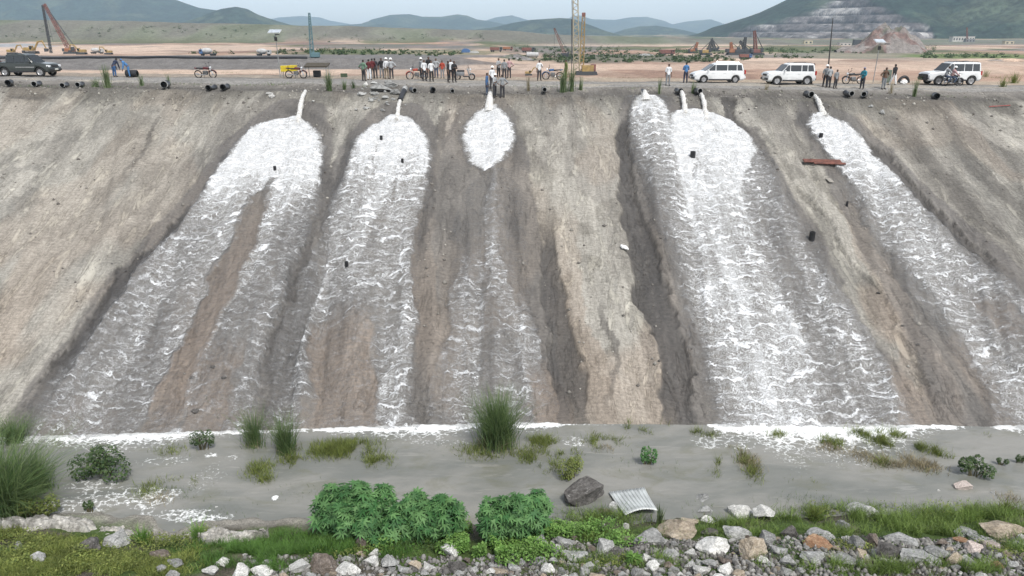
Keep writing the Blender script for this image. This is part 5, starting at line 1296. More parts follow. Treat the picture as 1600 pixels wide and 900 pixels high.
def bush(px, py, wpx, hpx, label, mat=ML_BUSH, n=700, size=.1, star=False, lobes=6, cat='bush', name='bush', group=None, squash=1.0, stems=9, Y=None, flat=False):
    g = G(px, py) if Y is None else AY(px, py, Y); k = ppm(g); w, h = wpx/k/2, hpx/k
    seed = int(px*13+py); r_ = np.random.default_rng(seed)
    if g.z < 0: g.z = 0
    cs = []
    for i in range(lobes):
        u = (i+.5)/lobes*2-1; cs.append((u*w*.72+r_.normal(0, w*.05), r_.uniform(-.5, .5)*w*.6*squash, h*(.62-.25*u*u)*r_.uniform(.68, 1.2), w*.42*r_.uniform(.6, 1.2), h*.38*r_.uniform(.85, 1.15)))
    Cc = []; Oo = []
    for j in range(n):
        c = cs[r_.integers(len(cs))]; d = r_.normal(0, 1, 3); d /= np.linalg.norm(d)
        q = r_.uniform(.35, 1) ** .45
        p = np.array([c[0]+d[0]*c[3]*q, c[1]+d[1]*c[3]*q*.9, c[2]+d[2]*c[4]*q])
        if p[2] < .03 and not flat: p[2] = r_.uniform(.05, h*.4)
        Cc.append(p); Oo.append(d)
    Cc = np.array(Cc); Oo = np.array(Oo)
    Cc[:, 2] = np.maximum(Cc[:, 2], .02)
    V, Fc, rn = leaves(Cc, size, seed, star, .6, Oo+np.array([0, -.2, .5]))
    root = empty(name, g, 0, label, cat, group)
    npmesh('foliage', V, Fc, mat, root, {'rnd': rn})
    mb = MB()
    for j in range(stems):
        a = r_.uniform(-.35, .35)*w; c = cs[j % len(cs)]
        mb.tube([(a, 0, -.3), ((a+c[0])/2, c[1]*.4, c[2]*.45), (c[0], c[1], c[2])], [max(.03, .012*h*2), .02, .008], 5)
    mb.build('stems', M_STEM, root)
    return root

# ------------------------------------------------------------------ reeds and clumps in and by the channel
tuft(778, 697, 105, 120, 'tall dark green reed clump at the foot of the slope behind the castor bushes', ML_REED, 1500, .42, .022, name='reed_clump', cat='reeds')
tuft(447, 708, 82, 80, 'tall reed clump right of its fainter neighbour below the dark strip', ML_REED, 420, .40, .02, name='reed_clump', cat='reeds')
tuft(398, 697, 75, 80, 'thin faint reed clump left of the taller reeds below the dark strip', ML_REED, 330, .42, .018, name='reed_clump', cat='reeds')
tuft(5, 805, 140, 210, 'huge drooping reed clump filling the left edge of the channel', ML_REED, 2300, .6, .028, name='reed_clump', cat='reeds')
tuft(62, 765, 75, 80, 'fine green reed clump right of the huge drooping one', ML_REED, 700, .5, .02, name='reed_clump', cat='reeds')
tuft(22, 690, 55, 90, 'soft grey green reed clump at the foot of the slope, far left', ML_REED, 420, .5, .02, name='reed_clump', cat='reeds')
tuft(-60, 760, 130, 170, 'reed clump cut by the left edge of the picture', ML_REED, 1200, .6, .028, name='reed_clump', cat='reeds')
tuft(1030, 822, 48, 30, 'upright pale green blades beside the metal sheet', ML_REEDP, 90, .25, .025, name='reed_clump', cat='reeds')
bush(165, 740, 100, 55, 'rounded leafy bush standing in the water right of the huge reeds', ML_BUSH, 1700, .12, lobes=5)
bush(318, 702, 46, 36, 'small dark bush at the foot of the slope left of the reeds', ML_BUSH, 650, .09, lobes=3)
bush(140, 800, 30, 22, 'little dark weed tuft beside the foam near the bank, left', ML_BUSH, 220, .09, lobes=2)
bush(66, 808, 62, 42, 'yellow green weedy bush before the huge reeds', ML_YG, 1000, .09, lobes=4)
bush(1012, 725, 32, 38, 'small broad leaved plant standing alone in mid channel', ML_CAST, 260, .13, lobes=3, name='shrub')
bush(1521, 744, 56, 34, 'low round green bush in the channel at the far right', ML_BUSH, 650, .13, lobes=4)
bush(1565, 726, 26, 14, 'low dark weed clump right of the round green bush', ML_BUSH, 200, .08, lobes=2)
bush(1592, 722, 26, 14, 'dark weed clump at the right edge in the channel', ML_BUSH, 200, .08, lobes=2)
bush(890, 748, 42, 48, 'yellow green weed mound above the big dark boulder', ML_YG, 900, .08, lobes=4)
# castor bushes
bush(563, 840, 150, 92, 'wide castor bush with star shaped leaves, left of three', ML_CAST, 1250, .29, True, 9, 'castor bush', 'castor_bush', 'castor bushes on the near bank', stems=16)
bush(668, 842, 125, 84, 'castor bush in the middle of three, touching the left one', ML_CAST, 950, .28, True, 7, 'castor bush', 'castor_bush', 'castor bushes on the near bank', stems=12)
bush(803, 840, 120, 92, 'rounded castor bush standing apart on the right beside the boulder', ML_CAST, 950, .28, True, 7, 'castor bush', 'castor_bush', 'castor bushes on the near bank', stems=12)
# drowned weeds in the channel: uncountable wisps
def wisps(name, spots, mat, hm, dens, seed, lean=.6, bw=.018, kind='stuff'):
    r_ = np.random.default_rng(seed); B = []; Hh = []
    for px, py, rx, ry, a in spots:
        g = G(px, py, 14, 0, False); k = ppm(g); RX, RY = rx/k, ry/k/.6; n = int(dens*a*rx*ry/100*12)
        x = g.x+np.clip(r_.normal(0, .5, n), -1.3, 1.3)*RX; y = g.y+np.clip(r_.normal(0, .5, n), -1.3, 1.3)*RY
        keep = fbm(x*1.7, y*1.7, seed, 3) > .40; x, y = x[keep], y[keep]
        z = np.maximum(H(x, y), -.05); B.append(np.stack([x, y, z-.02], 1)); Hh.append(r_.uniform(.4, 1.1, len(x))*hm*a**.3)
    B = np.concatenate(B); h = np.concatenate(Hh)
    V, Fc, rn = blades(len(B), B, h, lean*r_.uniform(.3, 1.4, len(B)), np.full(len(B), bw), seed, segs=3)
    o = npmesh(name, V, Fc, mat, None, {'rnd': rn}); return tag(o, kind=kind)
wisps('water_weeds', [(530,705,55,14,2.2),(590,722,25,10,1.5),(550,692,40,6,1),(405,735,25,14,1.2),(455,720,20,10,1.2),(845,690,22,10,2),(870,702,22,12,2),(830,715,30,14,1.2),(760,705,40,14,1.2),(905,725,16,14,1.6),(860,730,22,10,1),
   (950,690,40,8,.8),(1025,671,28,7,2.2),(985,670,8,8,1.6),(930,690,10,14,1),(1087,675,10,6,1.4),(1110,680,14,5,1),(1170,730,16,22,1.2),(1130,727,12,8,1.8),(1215,680,16,6,1.3),(1297,693,18,9,2),(1355,678,25,8,2.4),(1385,690,28,10,2.4),
   (1425,700,26,9,2.2),(1470,708,16,8,2.2),(1375,722,16,9,1.4),(1400,680,14,6,1.6),(235,765,25,14,.7),(285,755,25,10,.6),(270,705,30,10,.6),(415,750,12,6,1.6),(1120,740,10,8,.5),(1455,735,20,8,.4),(1540,680,10,5,.5),(1250,752,20,6,.4)], ML_YG, .40, 15, 401)
wisps('dry_water_grass', [(1170,722,18,18,1.2),(1400,722,45,12,1.4),(1450,730,26,10,1.4),(1300,700,30,10,1),(1345,712,30,10,.8),(950,700,20,8,.6),(1150,705,12,8,.8),(250,780,24,10,.6),(1580,780,22,10,.7)], ML_DRY, .34, 13, 402)
wisps('sparse_reeds', [(475,770,60,20,.15),(330,800,60,14,.2),(1010,730,60,20,.2),(1250,780,60,10,.3),(1500,790,60,10,.3),(700,700,40,12,.2),(60,700,60,20,.3),(365,640,60,20,.08),(300,770,40,14,.3),(1090,790,30,10,.3)], ML_REED, .4, 5, 403, .4, .014)
# bank vegetation
wisps('bank_grass', [(1270,810,60,14,2),(1400,812,90,16,2.2),(1520,808,80,14,2),(1300,835,60,12,1.6),(1450,830,60,14,1.8),(1330,800,80,10,1.2),(1560,830,50,14,1.6),(940,812,60,12,1.6),(1060,830,60,10,1.2),(1150,818,50,10,1.2),(1000,880,90,14,.7),(1590,860,30,16,1.4),(1420,890,180,9,2.2),(960,840,60,10,1),(900,880,60,20,.6),(1180,835,60,10,1.1)], ML_GRASS, .42, 12, 404, .7, .016)
wisps('fine_bank_grass', [(450,862,90,24,2.2),(380,868,60,22,2),(540,850,60,16,1.8),(480,840,60,10,1.4),(330,850,50,14,1),(420,888,50,12,1.4),(600,860,50,20,1.4)], leafmat('fresh green grass', (.06, .13, .025), (.12, .23, .05)), .30, 13, 405, .6, .014)
wisps('mossy_bank_weeds', [(60,860,90,24,2),(160,880,110,22,2),(30,890,70,20,2),(250,885,60,18,1.6),(100,850,40,12,1.4),(300,860,40,16,1),(230,845,30,12,1),(10,840,30,20,1.5)], ML_YG, .20, 13, 406, .9, .022)
def creep(name, spots, mat, size, seed, dens, zh=.25):
    r_ = np.random.default_rng(seed); Cs = []
    for px, py, rx, ry, a in spots:
        g = G(px, py, 14, 0, False); k = ppm(g); n = int(dens*a*rx*ry/100*7)
        x = g.x+np.clip(r_.normal(0, .5, n), -1.2, 1.2)*rx/k; y = g.y+np.clip(r_.normal(0, .5, n), -1.2, 1.2)*ry/k/.65
        top = zh*(.3+1.4*fbm(x*1.4, y*1.4, seed, 3)); keep = fbm(x*.9, y*.9, seed+4, 3) > .40
        x, y, top = x[keep], y[keep], top[keep]
        Cs.append(np.stack([x, y, np.maximum(H(x, y), 0)+top*r_.uniform(.1, 1, len(x))], 1))
    Cc = np.concatenate(Cs); V, Fc, rn = leaves(Cc, size, seed, False, 1.2)
    return tag(npmesh(name, V, Fc, mat, None, {'rnd': rn}), kind='stuff')
creep('creeper', [(700,840,70,22,2.2),(780,835,70,16,2.2),(840,830,60,14,2),(900,832,60,12,1.8),(650,850,60,22,1.8),(740,868,60,20,1.8),(820,865,60,18,1.2),(800,850,90,14,1.6),(690,820,40,12,1.4),(960,850,40,10,.8),(620,835,40,16,1)], ML_CREEP, .10, 411, 26, .42)
creep('ground_weeds', [(60,870,100,26,1.6),(180,875,90,22,1.6),(270,850,50,22,1.4),(230,845,26,18,1.8),(310,838,26,16,1.6),(30,845,40,20,1.2),(1330,858,60,14,1.2),(1570,862,40,16,1.6),(1440,800,60,12,1.2),(1290,800,40,12,1.2),(1180,870,30,12,1),(970,880,60,12,.9),(560,865,60,16,.8),(1500,800,60,12,1.2)], ML_YG, .075, 412, 9, .25)
creep('dark_bank_weeds', [(630,850,80,18,1.4),(560,845,60,12,1.2),(930,815,40,14,1.4),(1240,860,40,16,1),(1570,850,40,20,1.2),(1060,820,60,8,.8),(900,870,60,20,.8),(1330,850,60,20,.8)], ML_BUSH, .075, 413, 9, .22)
for px, py, h, w, lb in [(225,850,40,40,'bright leafy sprig rising above the pale ledge rocks'),(312,845,46,36,'leafy sprig right of the pale ledge by the foam'),(1570,800,30,40,'thin weedy plant at the right end of the bank'),(1270,812,36,40,'feathery weeds on the bank above the orange stone')]:
    tuft(px, py, h, w, lb, ML_CREEP if px < 400 else ML_YG, 130, .5, .035, 'weed', 'weed', parts=False)
bush(990, 884, 28, 24, 'small bright broad leaved seedling among the front rocks', ML_CREEP, 40, .22, True, 2, 'seedling', 'seedling', stems=3)
# crest tufts
for px, py, h, w, n, lb, mt in [(169,137,40,26,160,'tall pale grass tuft on the crest left of the men in blue',ML_REEDP),(150,136,20,30,70,'low wispy grass left of the tall pale tuft',ML_REEDP),(222,134,22,16,50,'thin grass tuft right of the man in bright blue',ML_REEDP),
    (515,142,36,26,150,'tall pale grass tuft right of the shelter',ML_REEDP),(538,140,20,16,60,'small weed tuft under the dark green board',ML_REEDP),(552,138,18,14,40,'small dark weed left of the rubble pile',ML_BUSH),(880,144,40,30,190,'tallest crest grass before the yellow green shirted man',ML_REEDP),
    (893,143,44,22,110,'slender grass tuft right beside the tallest crest grass',ML_REEDP),(907,141,26,14,50,'thin upright weed right of the tallest crest grass',ML_REEDP),(826,142,30,12,40,'thin dry weed left of a pale pipe end',ML_DRY),(1030,147,30,10,50,'thin dark green weed left of the man in white',ML_REEDP),
    (1083,146,24,14,40,'wispy weed between the two thin jets',ML_REEDP),(1429,151,34,16,60,'thin upright weed below the nose of the large white SUV',ML_REEDP),(1392,146,22,14,30,'faint weed below the man in black top',ML_DRY),(1567,136,22,24,60,'leafy crest weed at the right end of the road',ML_YG),
    (265,134,24,10,30,'single wispy weed beside the wide pipe end',ML_REEDP),(1540,120,16,30,90,'low green bush behind the tail of the large white SUV',ML_YG),(1583,130,22,34,110,'green weedy bush at the right edge beyond the road',ML_YG),(1197,140,14,14,26,'low weed below the front of the compact SUV',ML_DRY)]:
    tuft(px, py, h, w, lb, mt, n, .35, .03, parts=False, nearY=50, group='tufts along the crest')
r_ = np.random.default_rng(5)
wisps('crest_grass', [(300,132,120,4,.7),(160,136,60,4,1),(60,136,60,4,.8),(440,133,60,5,1.2),(860,135,60,5,1),(1000,140,80,4,.6),(1180,145,100,4,.5),(1450,150,120,5,.5),(560,135,40,4,.8)], ML_REEDP, .28, 3, 421, .8, .03)
wisps('verge_grass', [(330,114,90,3,2),(430,116,60,3,1.5),(1000,122,90,4,1.6),(1180,118,60,4,1.5),(1550,122,60,6,2),(960,118,60,3,1),(680,112,60,2,.6)], ML_DRY, .45, 5, 422, .6, .04)
# scrub on the plain: scattered bushes too many and small to count one by one read as one far mass
def scrub(name, spots, seed, mat):
    r_ = np.random.default_rng(seed); Cs = []; sz = []
    for px, py, rx, ry, n in spots:
        for j in range(n):
            q = G(px+r_.uniform(-rx, rx), py+r_.uniform(-ry, ry), 100, 0, True); rad = r_.uniform(.4, 1.3)*q.y/300
            m = 26; d = r_.normal(0, .5, (m, 3)); d[:, 2] = np.abs(d[:, 2]); Cs.append(np.array(q)[None]+d*rad)
    Cc = np.concatenate(Cs); V, Fc, rn = leaves(Cc, .8, seed, False, .8)
    return tag(npmesh(name, V, Fc, mat, None, {'rnd': rn}), kind='stuff')
scrub('scrub', [(560,82,80,4,70),(660,85,60,3,30),(980,92,130,6,160),(1080,82,80,3,50),(470,82,40,3,30),(1260,80,90,4,70),(1520,88,80,3,60),(880,78,80,4,50),(930,84,60,8,60),(1120,92,70,4,50),(1210,90,60,2,20),(330,84,50,1,8),(200,50,200,10,50),(600,60,200,6,30),(840,92,40,4,20),(1440,80,20,6,20)], 431, ML_BUSH)

# ------------------------------------------------------------------ rocks
def rockmat(name, c0, c1):
    b = NB(name); P = b.obj(); oi = b.n('ObjectInfo').outputs['Random']
    n = b.noise(P, 1.7, 6, .7, .6); n2 = b.noise(P, 9, 5, .7); v = b.noise(b.vm('MULTIPLY', P, (1, 1, 5)), 2.2, 4, .6, 1.2)
    col = b.mix(b.mr(n.outputs[0], .35, .65), c4(c0), c4(c1)); col = b.mix(b.mr(v.outputs[0], .60, .68, 0, .5), col, (.55, .54, .50, 1))
    col = b.mix(1.0, col, b.math('MULTIPLY', b.mr(n2.outputs[0], .3, .7, .65, 1.3), b.mr(oi, 0, 1, .72, 1.25, False)), 'MULTIPLY')
    return b.done(b.bsdf(col, .9, b.bump(n2.outputs[0], .8, .06), Specular_IOR_Level=.25))
MR = {'pinkgrey': rockmat('weathered ledge', (.20, .19, .17), (.50, .48, .44)), 'grey': rockmat('grey rock', (.23, .23, .222), (.43, .43, .415)), 'pale': rockmat('pale rock', (.42, .415, .39), (.66, .65, .62)), 'dark': rockmat('dark rock', (.07, .065, .06), (.17, .16, .15)),
      'tan': rockmat('tan rock', (.33, .27, .20), (.50, .43, .34)), 'orange': rockmat('orange brown rock', (.26, .14, .08), (.36, .25, .16)), 'brown': rockmat('brown rock', (.13, .105, .085), (.25, .21, .18)), 'pink': rockmat('pinkish rock', (.36, .30, .27), (.50, .44, .40))}
def rockmesh(seed, npt=15, sub=3, flat=1.0):
    r_ = random.Random(seed); bm = bmesh.new()
    for k in range(npt):
        v = Vector((r_.gauss(0, 1), r_.gauss(0, 1), r_.gauss(0, 1))).normalized(); bm.verts.new((v.x*r_.uniform(.75, 1), v.y*r_.uniform(.6, .9), v.z*r_.uniform(.7, 1)*flat))
    bmesh.ops.convex_hull(bm, input=bm.verts)
    for v in [v for v in bm.verts if not v.link_faces]: bm.verts.remove(v)
    bmesh.ops.bevel(bm, geom=list(bm.edges), offset=.03, segments=1, affect='EDGES')
    bmesh.ops.triangulate(bm, faces=bm.faces); 
    for i in range(sub-1): bmesh.ops.subdivide_edges(bm, edges=[e for e in bm.edges if e.calc_length() > .16], cuts=1, use_grid_fill=False); bmesh.ops.triangulate(bm, faces=bm.faces)
    from mathutils import noise as MN
    bm.normal_update()
    for v in bm.verts:
        p = v.co*2.2+Vector((seed*3.1, 0, 0)); v.co += v.normal*(MN.fractal(p, 1, 2, 4)*.055+(MN.cell(v.co*3.1+Vector((seed, 0, 0)))-.5)*.03)
    me = bpy.data.meshes.new('rock'); bm.to_mesh(me); bm.free()
    for p in me.polygons: p.use_smooth = False
    me.materials.append(MR['grey']); return me
RM = [rockmesh(k, 13+k % 5, 3) for k in range(12)]
def rock(px, py, wpx, hpx, tone, label, group=None, cat='rock', seed=None, name='rock', Y=None, sink=.25, rot=None, dep=.8):
    """px,py = centre in the photograph"""
    g = G(px, py, 14)
    k = ppm(g); s = seed if seed is not None else int(px*3+py*5); rr = random.Random(s)
    w = wpx/k/2; vis = hpx/k/2
    dpt = w*dep; h = min(max(.42*w, (vis-dpt*.30)/.80), w*1.15)
    g = G(px, py+hpx*.06, 14, h*.45 if py > 600 else h*.3); gz = max(float(H(g.x, g.y)), -.12)
    g = Vector((g.x, g.y, gz+h*.5))
    o = bpy.data.objects.new(name, RM[s % len(RM)]); o.location = g; o.scale = (w*1.2, dpt*1.25, h*1.3)
    o.rotation_euler = (0, 0, rot if rot is not None else rr.choice((0, math.pi))+rr.uniform(-.35, .35)); COL.objects.link(o)
    o.material_slots[0].link = 'OBJECT'; o.material_slots[0].material = MR[tone]
    return tag(o, label, cat, group)
RK = [
 (914,770,72,58,'dark','big dark brown boulder standing in the water right of the castor bushes'),
 (961,788,26,22,'grey','grey stone tucked behind the metal sheet beside the big boulder'),
 (946,795,26,16,'brown','brown stone between the big dark boulder and the metal sheet'),
 (942,822,18,18,'pale','small pale stone on the bank below the metal sheet'),(979,822,12,12,'pale','tiny pale stone right under the lip of the metal sheet'),
 (843,848,38,28,'grey','grey angular rock half sunk in the creeper, centre'),(803,828,24,14,'grey','flat grey stone at the edge of the creeper below the right castor bush'),(814,836,22,16,'dark','dark wedge stone beside the flat grey stone in the creeper'),
 (702,860,36,30,'pale','pale rock with a dark cleft in the bright creeper'),(563,846,28,26,'brown','dull brown rock at the foot of the left castor bush'),
 (883,847,30,28,'grey','pointed grey rock right of the creeper'),(900,863,48,30,'grey','broad grey rock below the pointed one'),(943,855,34,32,'grey','twin grey rock with a split face left of the brown bank stone'),
 (975,845,28,18,'brown','flat brown grey rock left of the tall ridged rock'),(1014,840,58,36,'grey','large ridged grey rock in the middle of the riprap'),(1060,829,66,22,'tan','long tan crusted rock above the riprap, centre'),
 (1108,832,28,16,'dark','small dark rock behind the pale flat topped rock'),(1150,831,46,30,'grey','smooth dark grey slab rock with a pointed right end'),(1116,853,54,36,'pale','large pale flat topped rock in the riprap'),
 (1178,860,50,46,'tan','big blocky rock with a tan top and grey base'),(1196,840,30,26,'grey','grey rock leaning right of the tan topped block'),(1218,857,30,26,'grey','grey rock right of the blocky tan rock, mid row'),
 (1228,878,32,28,'grey','lumpy grey rock near the lower grass, right of centre'),(1157,798,42,30,'pale','pale smooth rock at the water edge, left of a squared one'),(1195,802,36,32,'pale','squared pale grey rock at the water edge'),
 (1098,775,30,13,'grey','flat slab standing in the shallow water right of the metal sheet'),(1101,795,26,7,'grey','thin broken slab lying in the shallows below the flat slab'),(1078,814,30,18,'tan','mossy tan rock at the water edge left of the pale smooth rock'),(1105,812,24,12,'pale','low pale rock between mossy and smooth ones at the shore'),
 (1233,831,28,24,'dark','nearly black rounded rock in the bank grass'),(1277,848,46,18,'orange','orange brown flat stone lying in the bank weeds'),(1281,835,44,16,'grey','long grey slab behind the orange stone'),
 (1319,822,24,20,'grey','grey rock alone in the bank grass right of the long slab'),(1346,796,54,28,'grey','broad grey boulder at the water edge, right of centre'),(1339,849,28,36,'grey','upright grey rock left of the dark wedge boulder'),
 (1384,860,42,44,'dark','big dark wedge shaped boulder in the right riprap'),(1360,845,28,30,'brown','brown grey rock squeezed between upright and wedge boulders'),(1410,844,54,22,'grey','long dark grey rock behind the wedge boulder'),
 (1426,866,52,26,'grey','tilted grey slab right of the wedge boulder'),(1272,870,46,26,'grey','wide grey rock above the lower grass, right'),(1319,874,40,26,'grey','striped grey rock below the upright one'),(1322,843,18,18,'pale','pale rock beside the orange stone at its right'),
 (1506,758,30,24,'pink','pinkish boulder standing in the channel, far right'),(1554,767,16,12,'grey','small grey stone in the channel at the far right'),(1466,764,8,13,'pale','tiny white upright stone in the channel'),(1408,797,11,8,'pale','tiny white chip on the bank edge, right'),
 (1563,828,70,24,'tan','long smooth tan boulder at the right end of the bank'),(1509,832,38,20,'grey','grey rock left of the long tan boulder'),(1533,841,40,20,'grey','dark grey rock below the long tan boulder'),(1552,852,34,24,'pink','pinkish rock below the long tan boulder'),
 (1519,855,32,22,'pink','pinkish grey rock left of its brighter neighbour'),(1491,876,28,32,'tan','brown pointed rock in the lower right riprap'),(1511,878,26,32,'grey','tall grey rock leaning on the brown pointed one'),(1556,882,24,14,'orange','small orange stone in the lower right corner rocks'),
 (1470,848,26,18,'brown','brown stone at the left of the right end pile'),(1464,862,40,22,'grey','rugged grey rock left of the brown pointed one'),(1500,844,24,14,'orange','rusty stone in the right end pile'),
 (1450,875,40,22,'grey','dark grey block near the bottom, right of the tilted slab'),(1020,885,22,26,'pale','bright pale rock beside the seedling'),(855,889,24,26,'pale','bright pale upright rock near the bottom edge, centre'),
 (185,842,44,34,'grey','cracked grey boulder under the pale ledge, left'),(138,852,46,30,'dark','dark brown hollowed rock under the left ledge'),(57,872,30,24,'grey','grey rounded stone in the mossy weeds, left'),(28,852,14,14,'grey','small grey stone in the mossy weeds at the far left'),
 (248,868,36,24,'brown','brown grey rock in the weeds right of the ledge'),(345,878,26,18,'pale','pale rock at the left end of the front row'),(328,892,26,20,'pale','whitish rock at the bottom edge, left of the fine grass'),(272,880,30,16,'grey','half hidden grey rock between weeds, left'),
 (467,887,34,26,'pale','pale grey rock at the left end of the bottom row'),(503,882,62,34,'brown','large dark brown rock in the bottom row'),(543,889,44,30,'pale','pale squarish rock right of the large brown one'),(608,877,30,30,'grey','grey egg shaped rock in the bottom row below the castor bush'),
 (582,876,28,22,'pale','pale mottled rock left of the egg shaped one'),(632,887,24,20,'grey','grey split rock right of the egg shaped one'),(673,884,28,18,'pale','flat pale rock left of the cleft rock, bottom row'),(410,892,40,18,'pale','white rounded rocks cut by the bottom edge'),(783,890,28,16,'tan','tan flat rock near the bottom, centre'),(805,884,28,22,'grey','grey rock beside the tan flat one'),
 (430,778,12,7,'pale','tiny white stone in open water left of the castor bushes'),(336,790,14,10,'pale','small white stones in the foam at left'),
]
for r_k in RK: rock(*r_k[:5], r_k[5], seed=None)
r_ = np.random.default_rng(76)
# the smaller stones between them
rr = random.Random(99); cnt = 0; taken = [(r_[0], r_[1], r_[2]) for r_ in RK]
def zone_ok(x, y):
    if x < 380: return y > 885 and x > 250 and rr.random() < .5
    if x < 860: return y > 872+10*math.sin(x*.03)
    if x < 1250: return y > 838 and not (x > 960 and 872 < y < 888 and x < 1010)
    if x < 1460: return 850 < y < 882
    return y > 835
tries = 0
while cnt < 285 and tries < 20000:
    tries += 1; x = rr.uniform(250, 1640); y = rr.uniform(835, 925)
    if not zone_ok(x, y): continue
    w = rr.choice((10, 12, 15, 18, 22, 30))*rr.uniform(.8, 1.2)
    if any((x-a)**2+((y-b_)*1.5)**2 < ((w+c)*.33)**2 for a, b_, c in taken): continue
    taken.append((x, y, w)); tone = rr.choice(('grey', 'grey', 'grey', 'pale', 'pale', 'grey', 'brown', 'dark', 'tan')); cnt += 1
    rock(x, y, w, w*.8, tone, 'small loose %s stone filling gaps between the larger front rocks' % {'grey': 'grey', 'pale': 'pale', 'brown': 'brown', 'tan': 'tan', 'dark': 'dark'}[tone], 'small loose %s stones between the front rocks' % tone)
# loose clods and stones scattered over the slope and its lip
n = 5200; y = np.where(r_.uniform(0, 1, n) < .55, r_.normal(54.8, 1.6, n), r_.uniform(28, 55, n)); x = r_.uniform(-1, 1, n)*(3+.86*y)
keep = (foam_density(x, y) < .05) & (fbm(x*.5, y*.5, 511, 3) > .42); x, y = x[keep], y[keep]; n = len(x)
ico = np.array([(1,0,0),(-1,0,0),(0,1,0),(0,-1,0),(0,0,1),(0,0,-1)], float); tf = np.array([(0,2,4),(2,1,4),(1,3,4),(3,0,4),(2,0,5),(1,2,5),(3,1,5),(0,3,5)])
sc = (.025+.13*r_.uniform(0, 1, (n, 1, 1))**5)*r_.uniform(.6, 1.2, (n, 6, 1))
V = ico[None]*sc+np.stack([x, y, H(x, y)+.015], 1)[:, None]
b = NB('loose clods'); MAT_CLOD = b.done(b.bsdf(b.mix(b.attr('rnd'), (.10, .09, .08, 1), (.36, .34, .30, 1)), .95))
tag(npmesh('loose_stones', V.reshape(-1, 3), (np.arange(n)[:, None, None]*6+tf[None]).reshape(-1, 3), MAT_CLOD, None, {'rnd': np.repeat(r_.uniform(0, 1, n)**1.5, 6)}, smooth=False), kind='stuff')
# the pale ledge along the left shore: one craggy crust
nx_, ny_ = 260, 34
A_ = [G(q, w, 14) for q, w in ((-60, 822), (40, 822), (120, 826), (200, 836), (270, 840), (340, 846), (420, 842))]
ax = np.array([p.x for p in A_]); ay = np.array([p.y for p in A_])
xx = np.linspace(ax[0], ax[-1], nx_); tt = np.linspace(-1, 1, ny_); XX, TT = np.meshgrid(xx, tt)
wd = (.26+.36*fbm(XX*1.1, XX*0, 501, 3))*ss(ax[-1], ax[-1]-1.6, XX)+.02
YY = np.interp(XX, ax, ay)+.1+TT*wd+(fbm(XX*2.5, TT*1.5, 503, 3)-.5)*.4
gate = ss(.40, .50, fbm(XX*.9, YY*1.5, 507, 4))
ZZ = np.maximum(H(XX, YY), 0)-.35*(1-gate)+(.42*ss(1, .55, np.abs(TT))*(.35+1.1*np.round(fbm(XX*1.8, YY*2.5, 505, 3)*5)/5)-.10)+(fbm(XX*5, YY*7, 506, 4)-.5)*.22
tag(npmesh('rock_ledge', np.stack([XX, YY, ZZ], -1).reshape(-1, 3), gridfaces(ny_, nx_), MR['pinkgrey'], smooth=False), 'long craggy pale rock ledge along the left shore of the channel', 'rock ledge')
# gravel between the stones, uncountable
r_ = np.random.default_rng(77); n = 30000
x = r_.uniform(-13, 19, n); y = r_.uniform(12.5, 18.6, n); z = H(x, y)
pxx, pyy = PX(x, y, z); keep = ((pyy > 838) & (pxx > 860)) | ((pyy > 870) & (pxx > 380)); x, y, z = x[keep], y[keep], z[keep]; n = len(x)
ico = np.array([(1,0,0),(-1,0,0),(0,1,0),(0,-1,0),(0,0,1),(0,0,-1)], float); tf = np.array([(0,2,4),(2,1,4),(1,3,4),(3,0,4),(2,0,5),(1,2,5),(3,1,5),(0,3,5)])
sc = (.02+.12*r_.uniform(0, 1, (n, 1, 1))**3)*r_.uniform(.6, 1.2, (n, 6, 1)); a = r_.uniform(0, 6.3, n); rot = np.stack([np.stack([np.cos(a), -np.sin(a), 0*a], 1), np.stack([np.sin(a), np.cos(a), 0*a], 1), np.stack([0*a, 0*a, 0*a+1], 1)], 1)
V = (ico[None]*sc)@rot+np.stack([x, y, z+.02], 1)[:, None]
b = NB('gravel stones'); MAT_GRAV = b.done(b.bsdf(b.mix(b.attr('rnd'), (.09, .085, .08, 1), (.30, .29, .27, 1)), .9))
tag(npmesh('gravel', V.reshape(-1, 3), (np.arange(n)[:, None, None]*6+tf[None]).reshape(-1, 3), MAT_GRAV, None, {'rnd': np.repeat(r_.uniform(0, 1, n)**1.5, 6)}, smooth=False), kind='stuff')
# concrete rubble on the crest by the second jet
CR = [(594,139,36,16,'broad grey concrete slab in the rubble pile on the crest'),(571,133,8,10,'small white concrete block at the left top of the rubble pile'),(565,147,16,8,'flat concrete lump at the left end of the rubble pile'),(610,134,22,8,'upper concrete slab of the rubble pile below the helmeted men'),
 (620,144,22,12,'tilted concrete slab leaning on the steep pipe'),(580,157,10,7,'loose concrete lump lying below the rubble pile'),(571,169,10,6,'lone grey lump on the slope below the rubble, right one'),(557,172,6,5,'tiny lump on the slope below the rubble, left one'),(598,172,10,5,'flat lump on the slope right below the rubble'),
 (603,152,14,8,'concrete chunk at the foot of the broad slab'),(586,146,14,8,'concrete chunk below the left of the broad slab'),(615,155,9,6,'small chunk just left of the second jet'),(606,128,14,7,'concrete chunk behind the upper slab'),(585,130,14,7,'thin concrete chunk at the top left of the pile'),
 (489,158,6,4,'pale stone under the leftmost jet pipe'),(1379,176,10,10,'grey block stuck on the slope below the man in brown'),(1361,166,9,6,'dark lump on the slope left of the grey block'),(424,151,12,8,'pale lump cluster at the left of the first jet'),(22+400,146,12,7,'pale crumbled stone left of the first jet pipe')]
for x, y, w, h, lb in CR: rock(x, y, w, h, 'grey' if 'pale' not in lb and 'white' not in lb else 'pale', lb, None, 'concrete lump', name='concrete_lump', sink=.3)
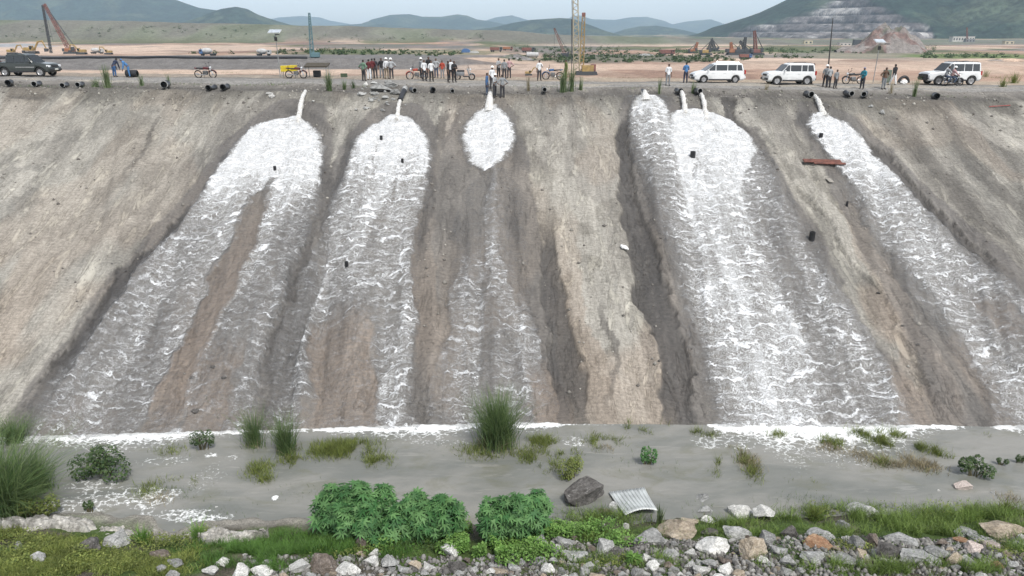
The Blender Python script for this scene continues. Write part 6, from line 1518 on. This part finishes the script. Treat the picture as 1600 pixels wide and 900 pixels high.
for k in range(26): 
    x, y = rr.gauss(597, 16), rr.gauss(152, 10)
    if y > 128 and abs(x-622) > 6: rock(x, y, rr.uniform(3, 6.5), rr.uniform(2.5, 5), 'grey', 'small grey crumb of concrete in the rubble pile by the second jet', 'concrete crumbs of the rubble pile', 'concrete crumb', name='concrete_crumb')
# stones on the dry slope
for x, y, w, lb in [(197,424,5,'small stone resting on the dark wet edge of the leftmost flow'),(136,514,5,'small dark stone low on the left dry slope edge'),(148,281,3.5,'tiny stone high on the left dry slope'),(120,471,4,'tiny stone half way down the left dry slope'),(175,412,4,'tiny dark stone on the left slope beside the flow edge'),(1435,538,7,'dark clod on the pale ridge right of the widest flow'),(1410,509,6,'dark clod higher on the pale ridge'),(1372,458,7,'dark clod on the pale ridge, topmost of three'),(1080,545,4,'tiny dark stone left of the widest flow foot'),(906,501,3,'tiny dark stone in the middle dry strip'),
                    (333,573,10,'dark lump breaking the thin foam of the leftmost flow, upper'),(350,590,9,'dark lump in thin foam just left of the drowned hollow'),(305,642,13,'dark slit like lump at the foot of the leftmost flow'),(300,590,9,'dark lump left of its twin in the leftmost flow foot'),(117,657,7,'dark lump near the toe, far left'),(663,290,5,'tiny dark stone at the right edge of the second flow')]:
    rock(x, y, w, w*.7, 'dark', lb, None, 'stone', name='stone', sink=.3)

# corrugated metal sheet sliding into the water
mb = MB(); nx = 48; V = []
for j in range(9):
    t = j/8
    for i in range(nx+1):
        u = i/nx-.5; V.append((u*1.25*(1+.15*t), t*1.5, .028*math.sin(i*math.pi/1.25)+.32-.16*u*u*4*(1-t)-.42*t+.18*t*t))
mb.add(V, [(j*(nx+1)+i, j*(nx+1)+i+1, (j+1)*(nx+1)+i+1, (j+1)*(nx+1)+i) for j in range(8) for i in range(nx)])
o = mb.build('corrugated_sheet', M('galvanised corrugated metal', (.55, .57, .56), .45, metal=.2, var=.2, vs=2), None, True, 80)
g = G(1002, 808, 14); o.location = Vector((g.x, g.y, max(g.z, .0)+.02)); o.rotation_euler = (0, 0, R(12))
md = o.modifiers.new('thick', 'SOLIDIFY'); md.thickness = .006
tag(o, 'bent corrugated metal sheet sliding into the water right of the big boulder', 'metal sheet')

# ------------------------------------------------------------------ haze
bm = bmesh.new(); bmesh.ops.create_cube(bm, size=1)
me = bpy.data.meshes.new('haze')
for v in bm.verts: v.co = Vector((v.co.x*30000, v.co.y*9800+4850, v.co.z*420+205))
bm.to_mesh(me); bm.free(); hz = bpy.data.objects.new('haze', me); COL.objects.link(hz)
b = NB('haze'); pv = b.n('VolumePrincipled'); pv.inputs['Color'].default_value = (.62, .80, .98, 1); pv.inputs['Density'].default_value = HAZE; pv.inputs['Anisotropy'].default_value = 0.0
b.t.links.new(pv.outputs[0], b.out.inputs['Volume']); me.materials.append(b.m)
tag(hz, kind='stuff')
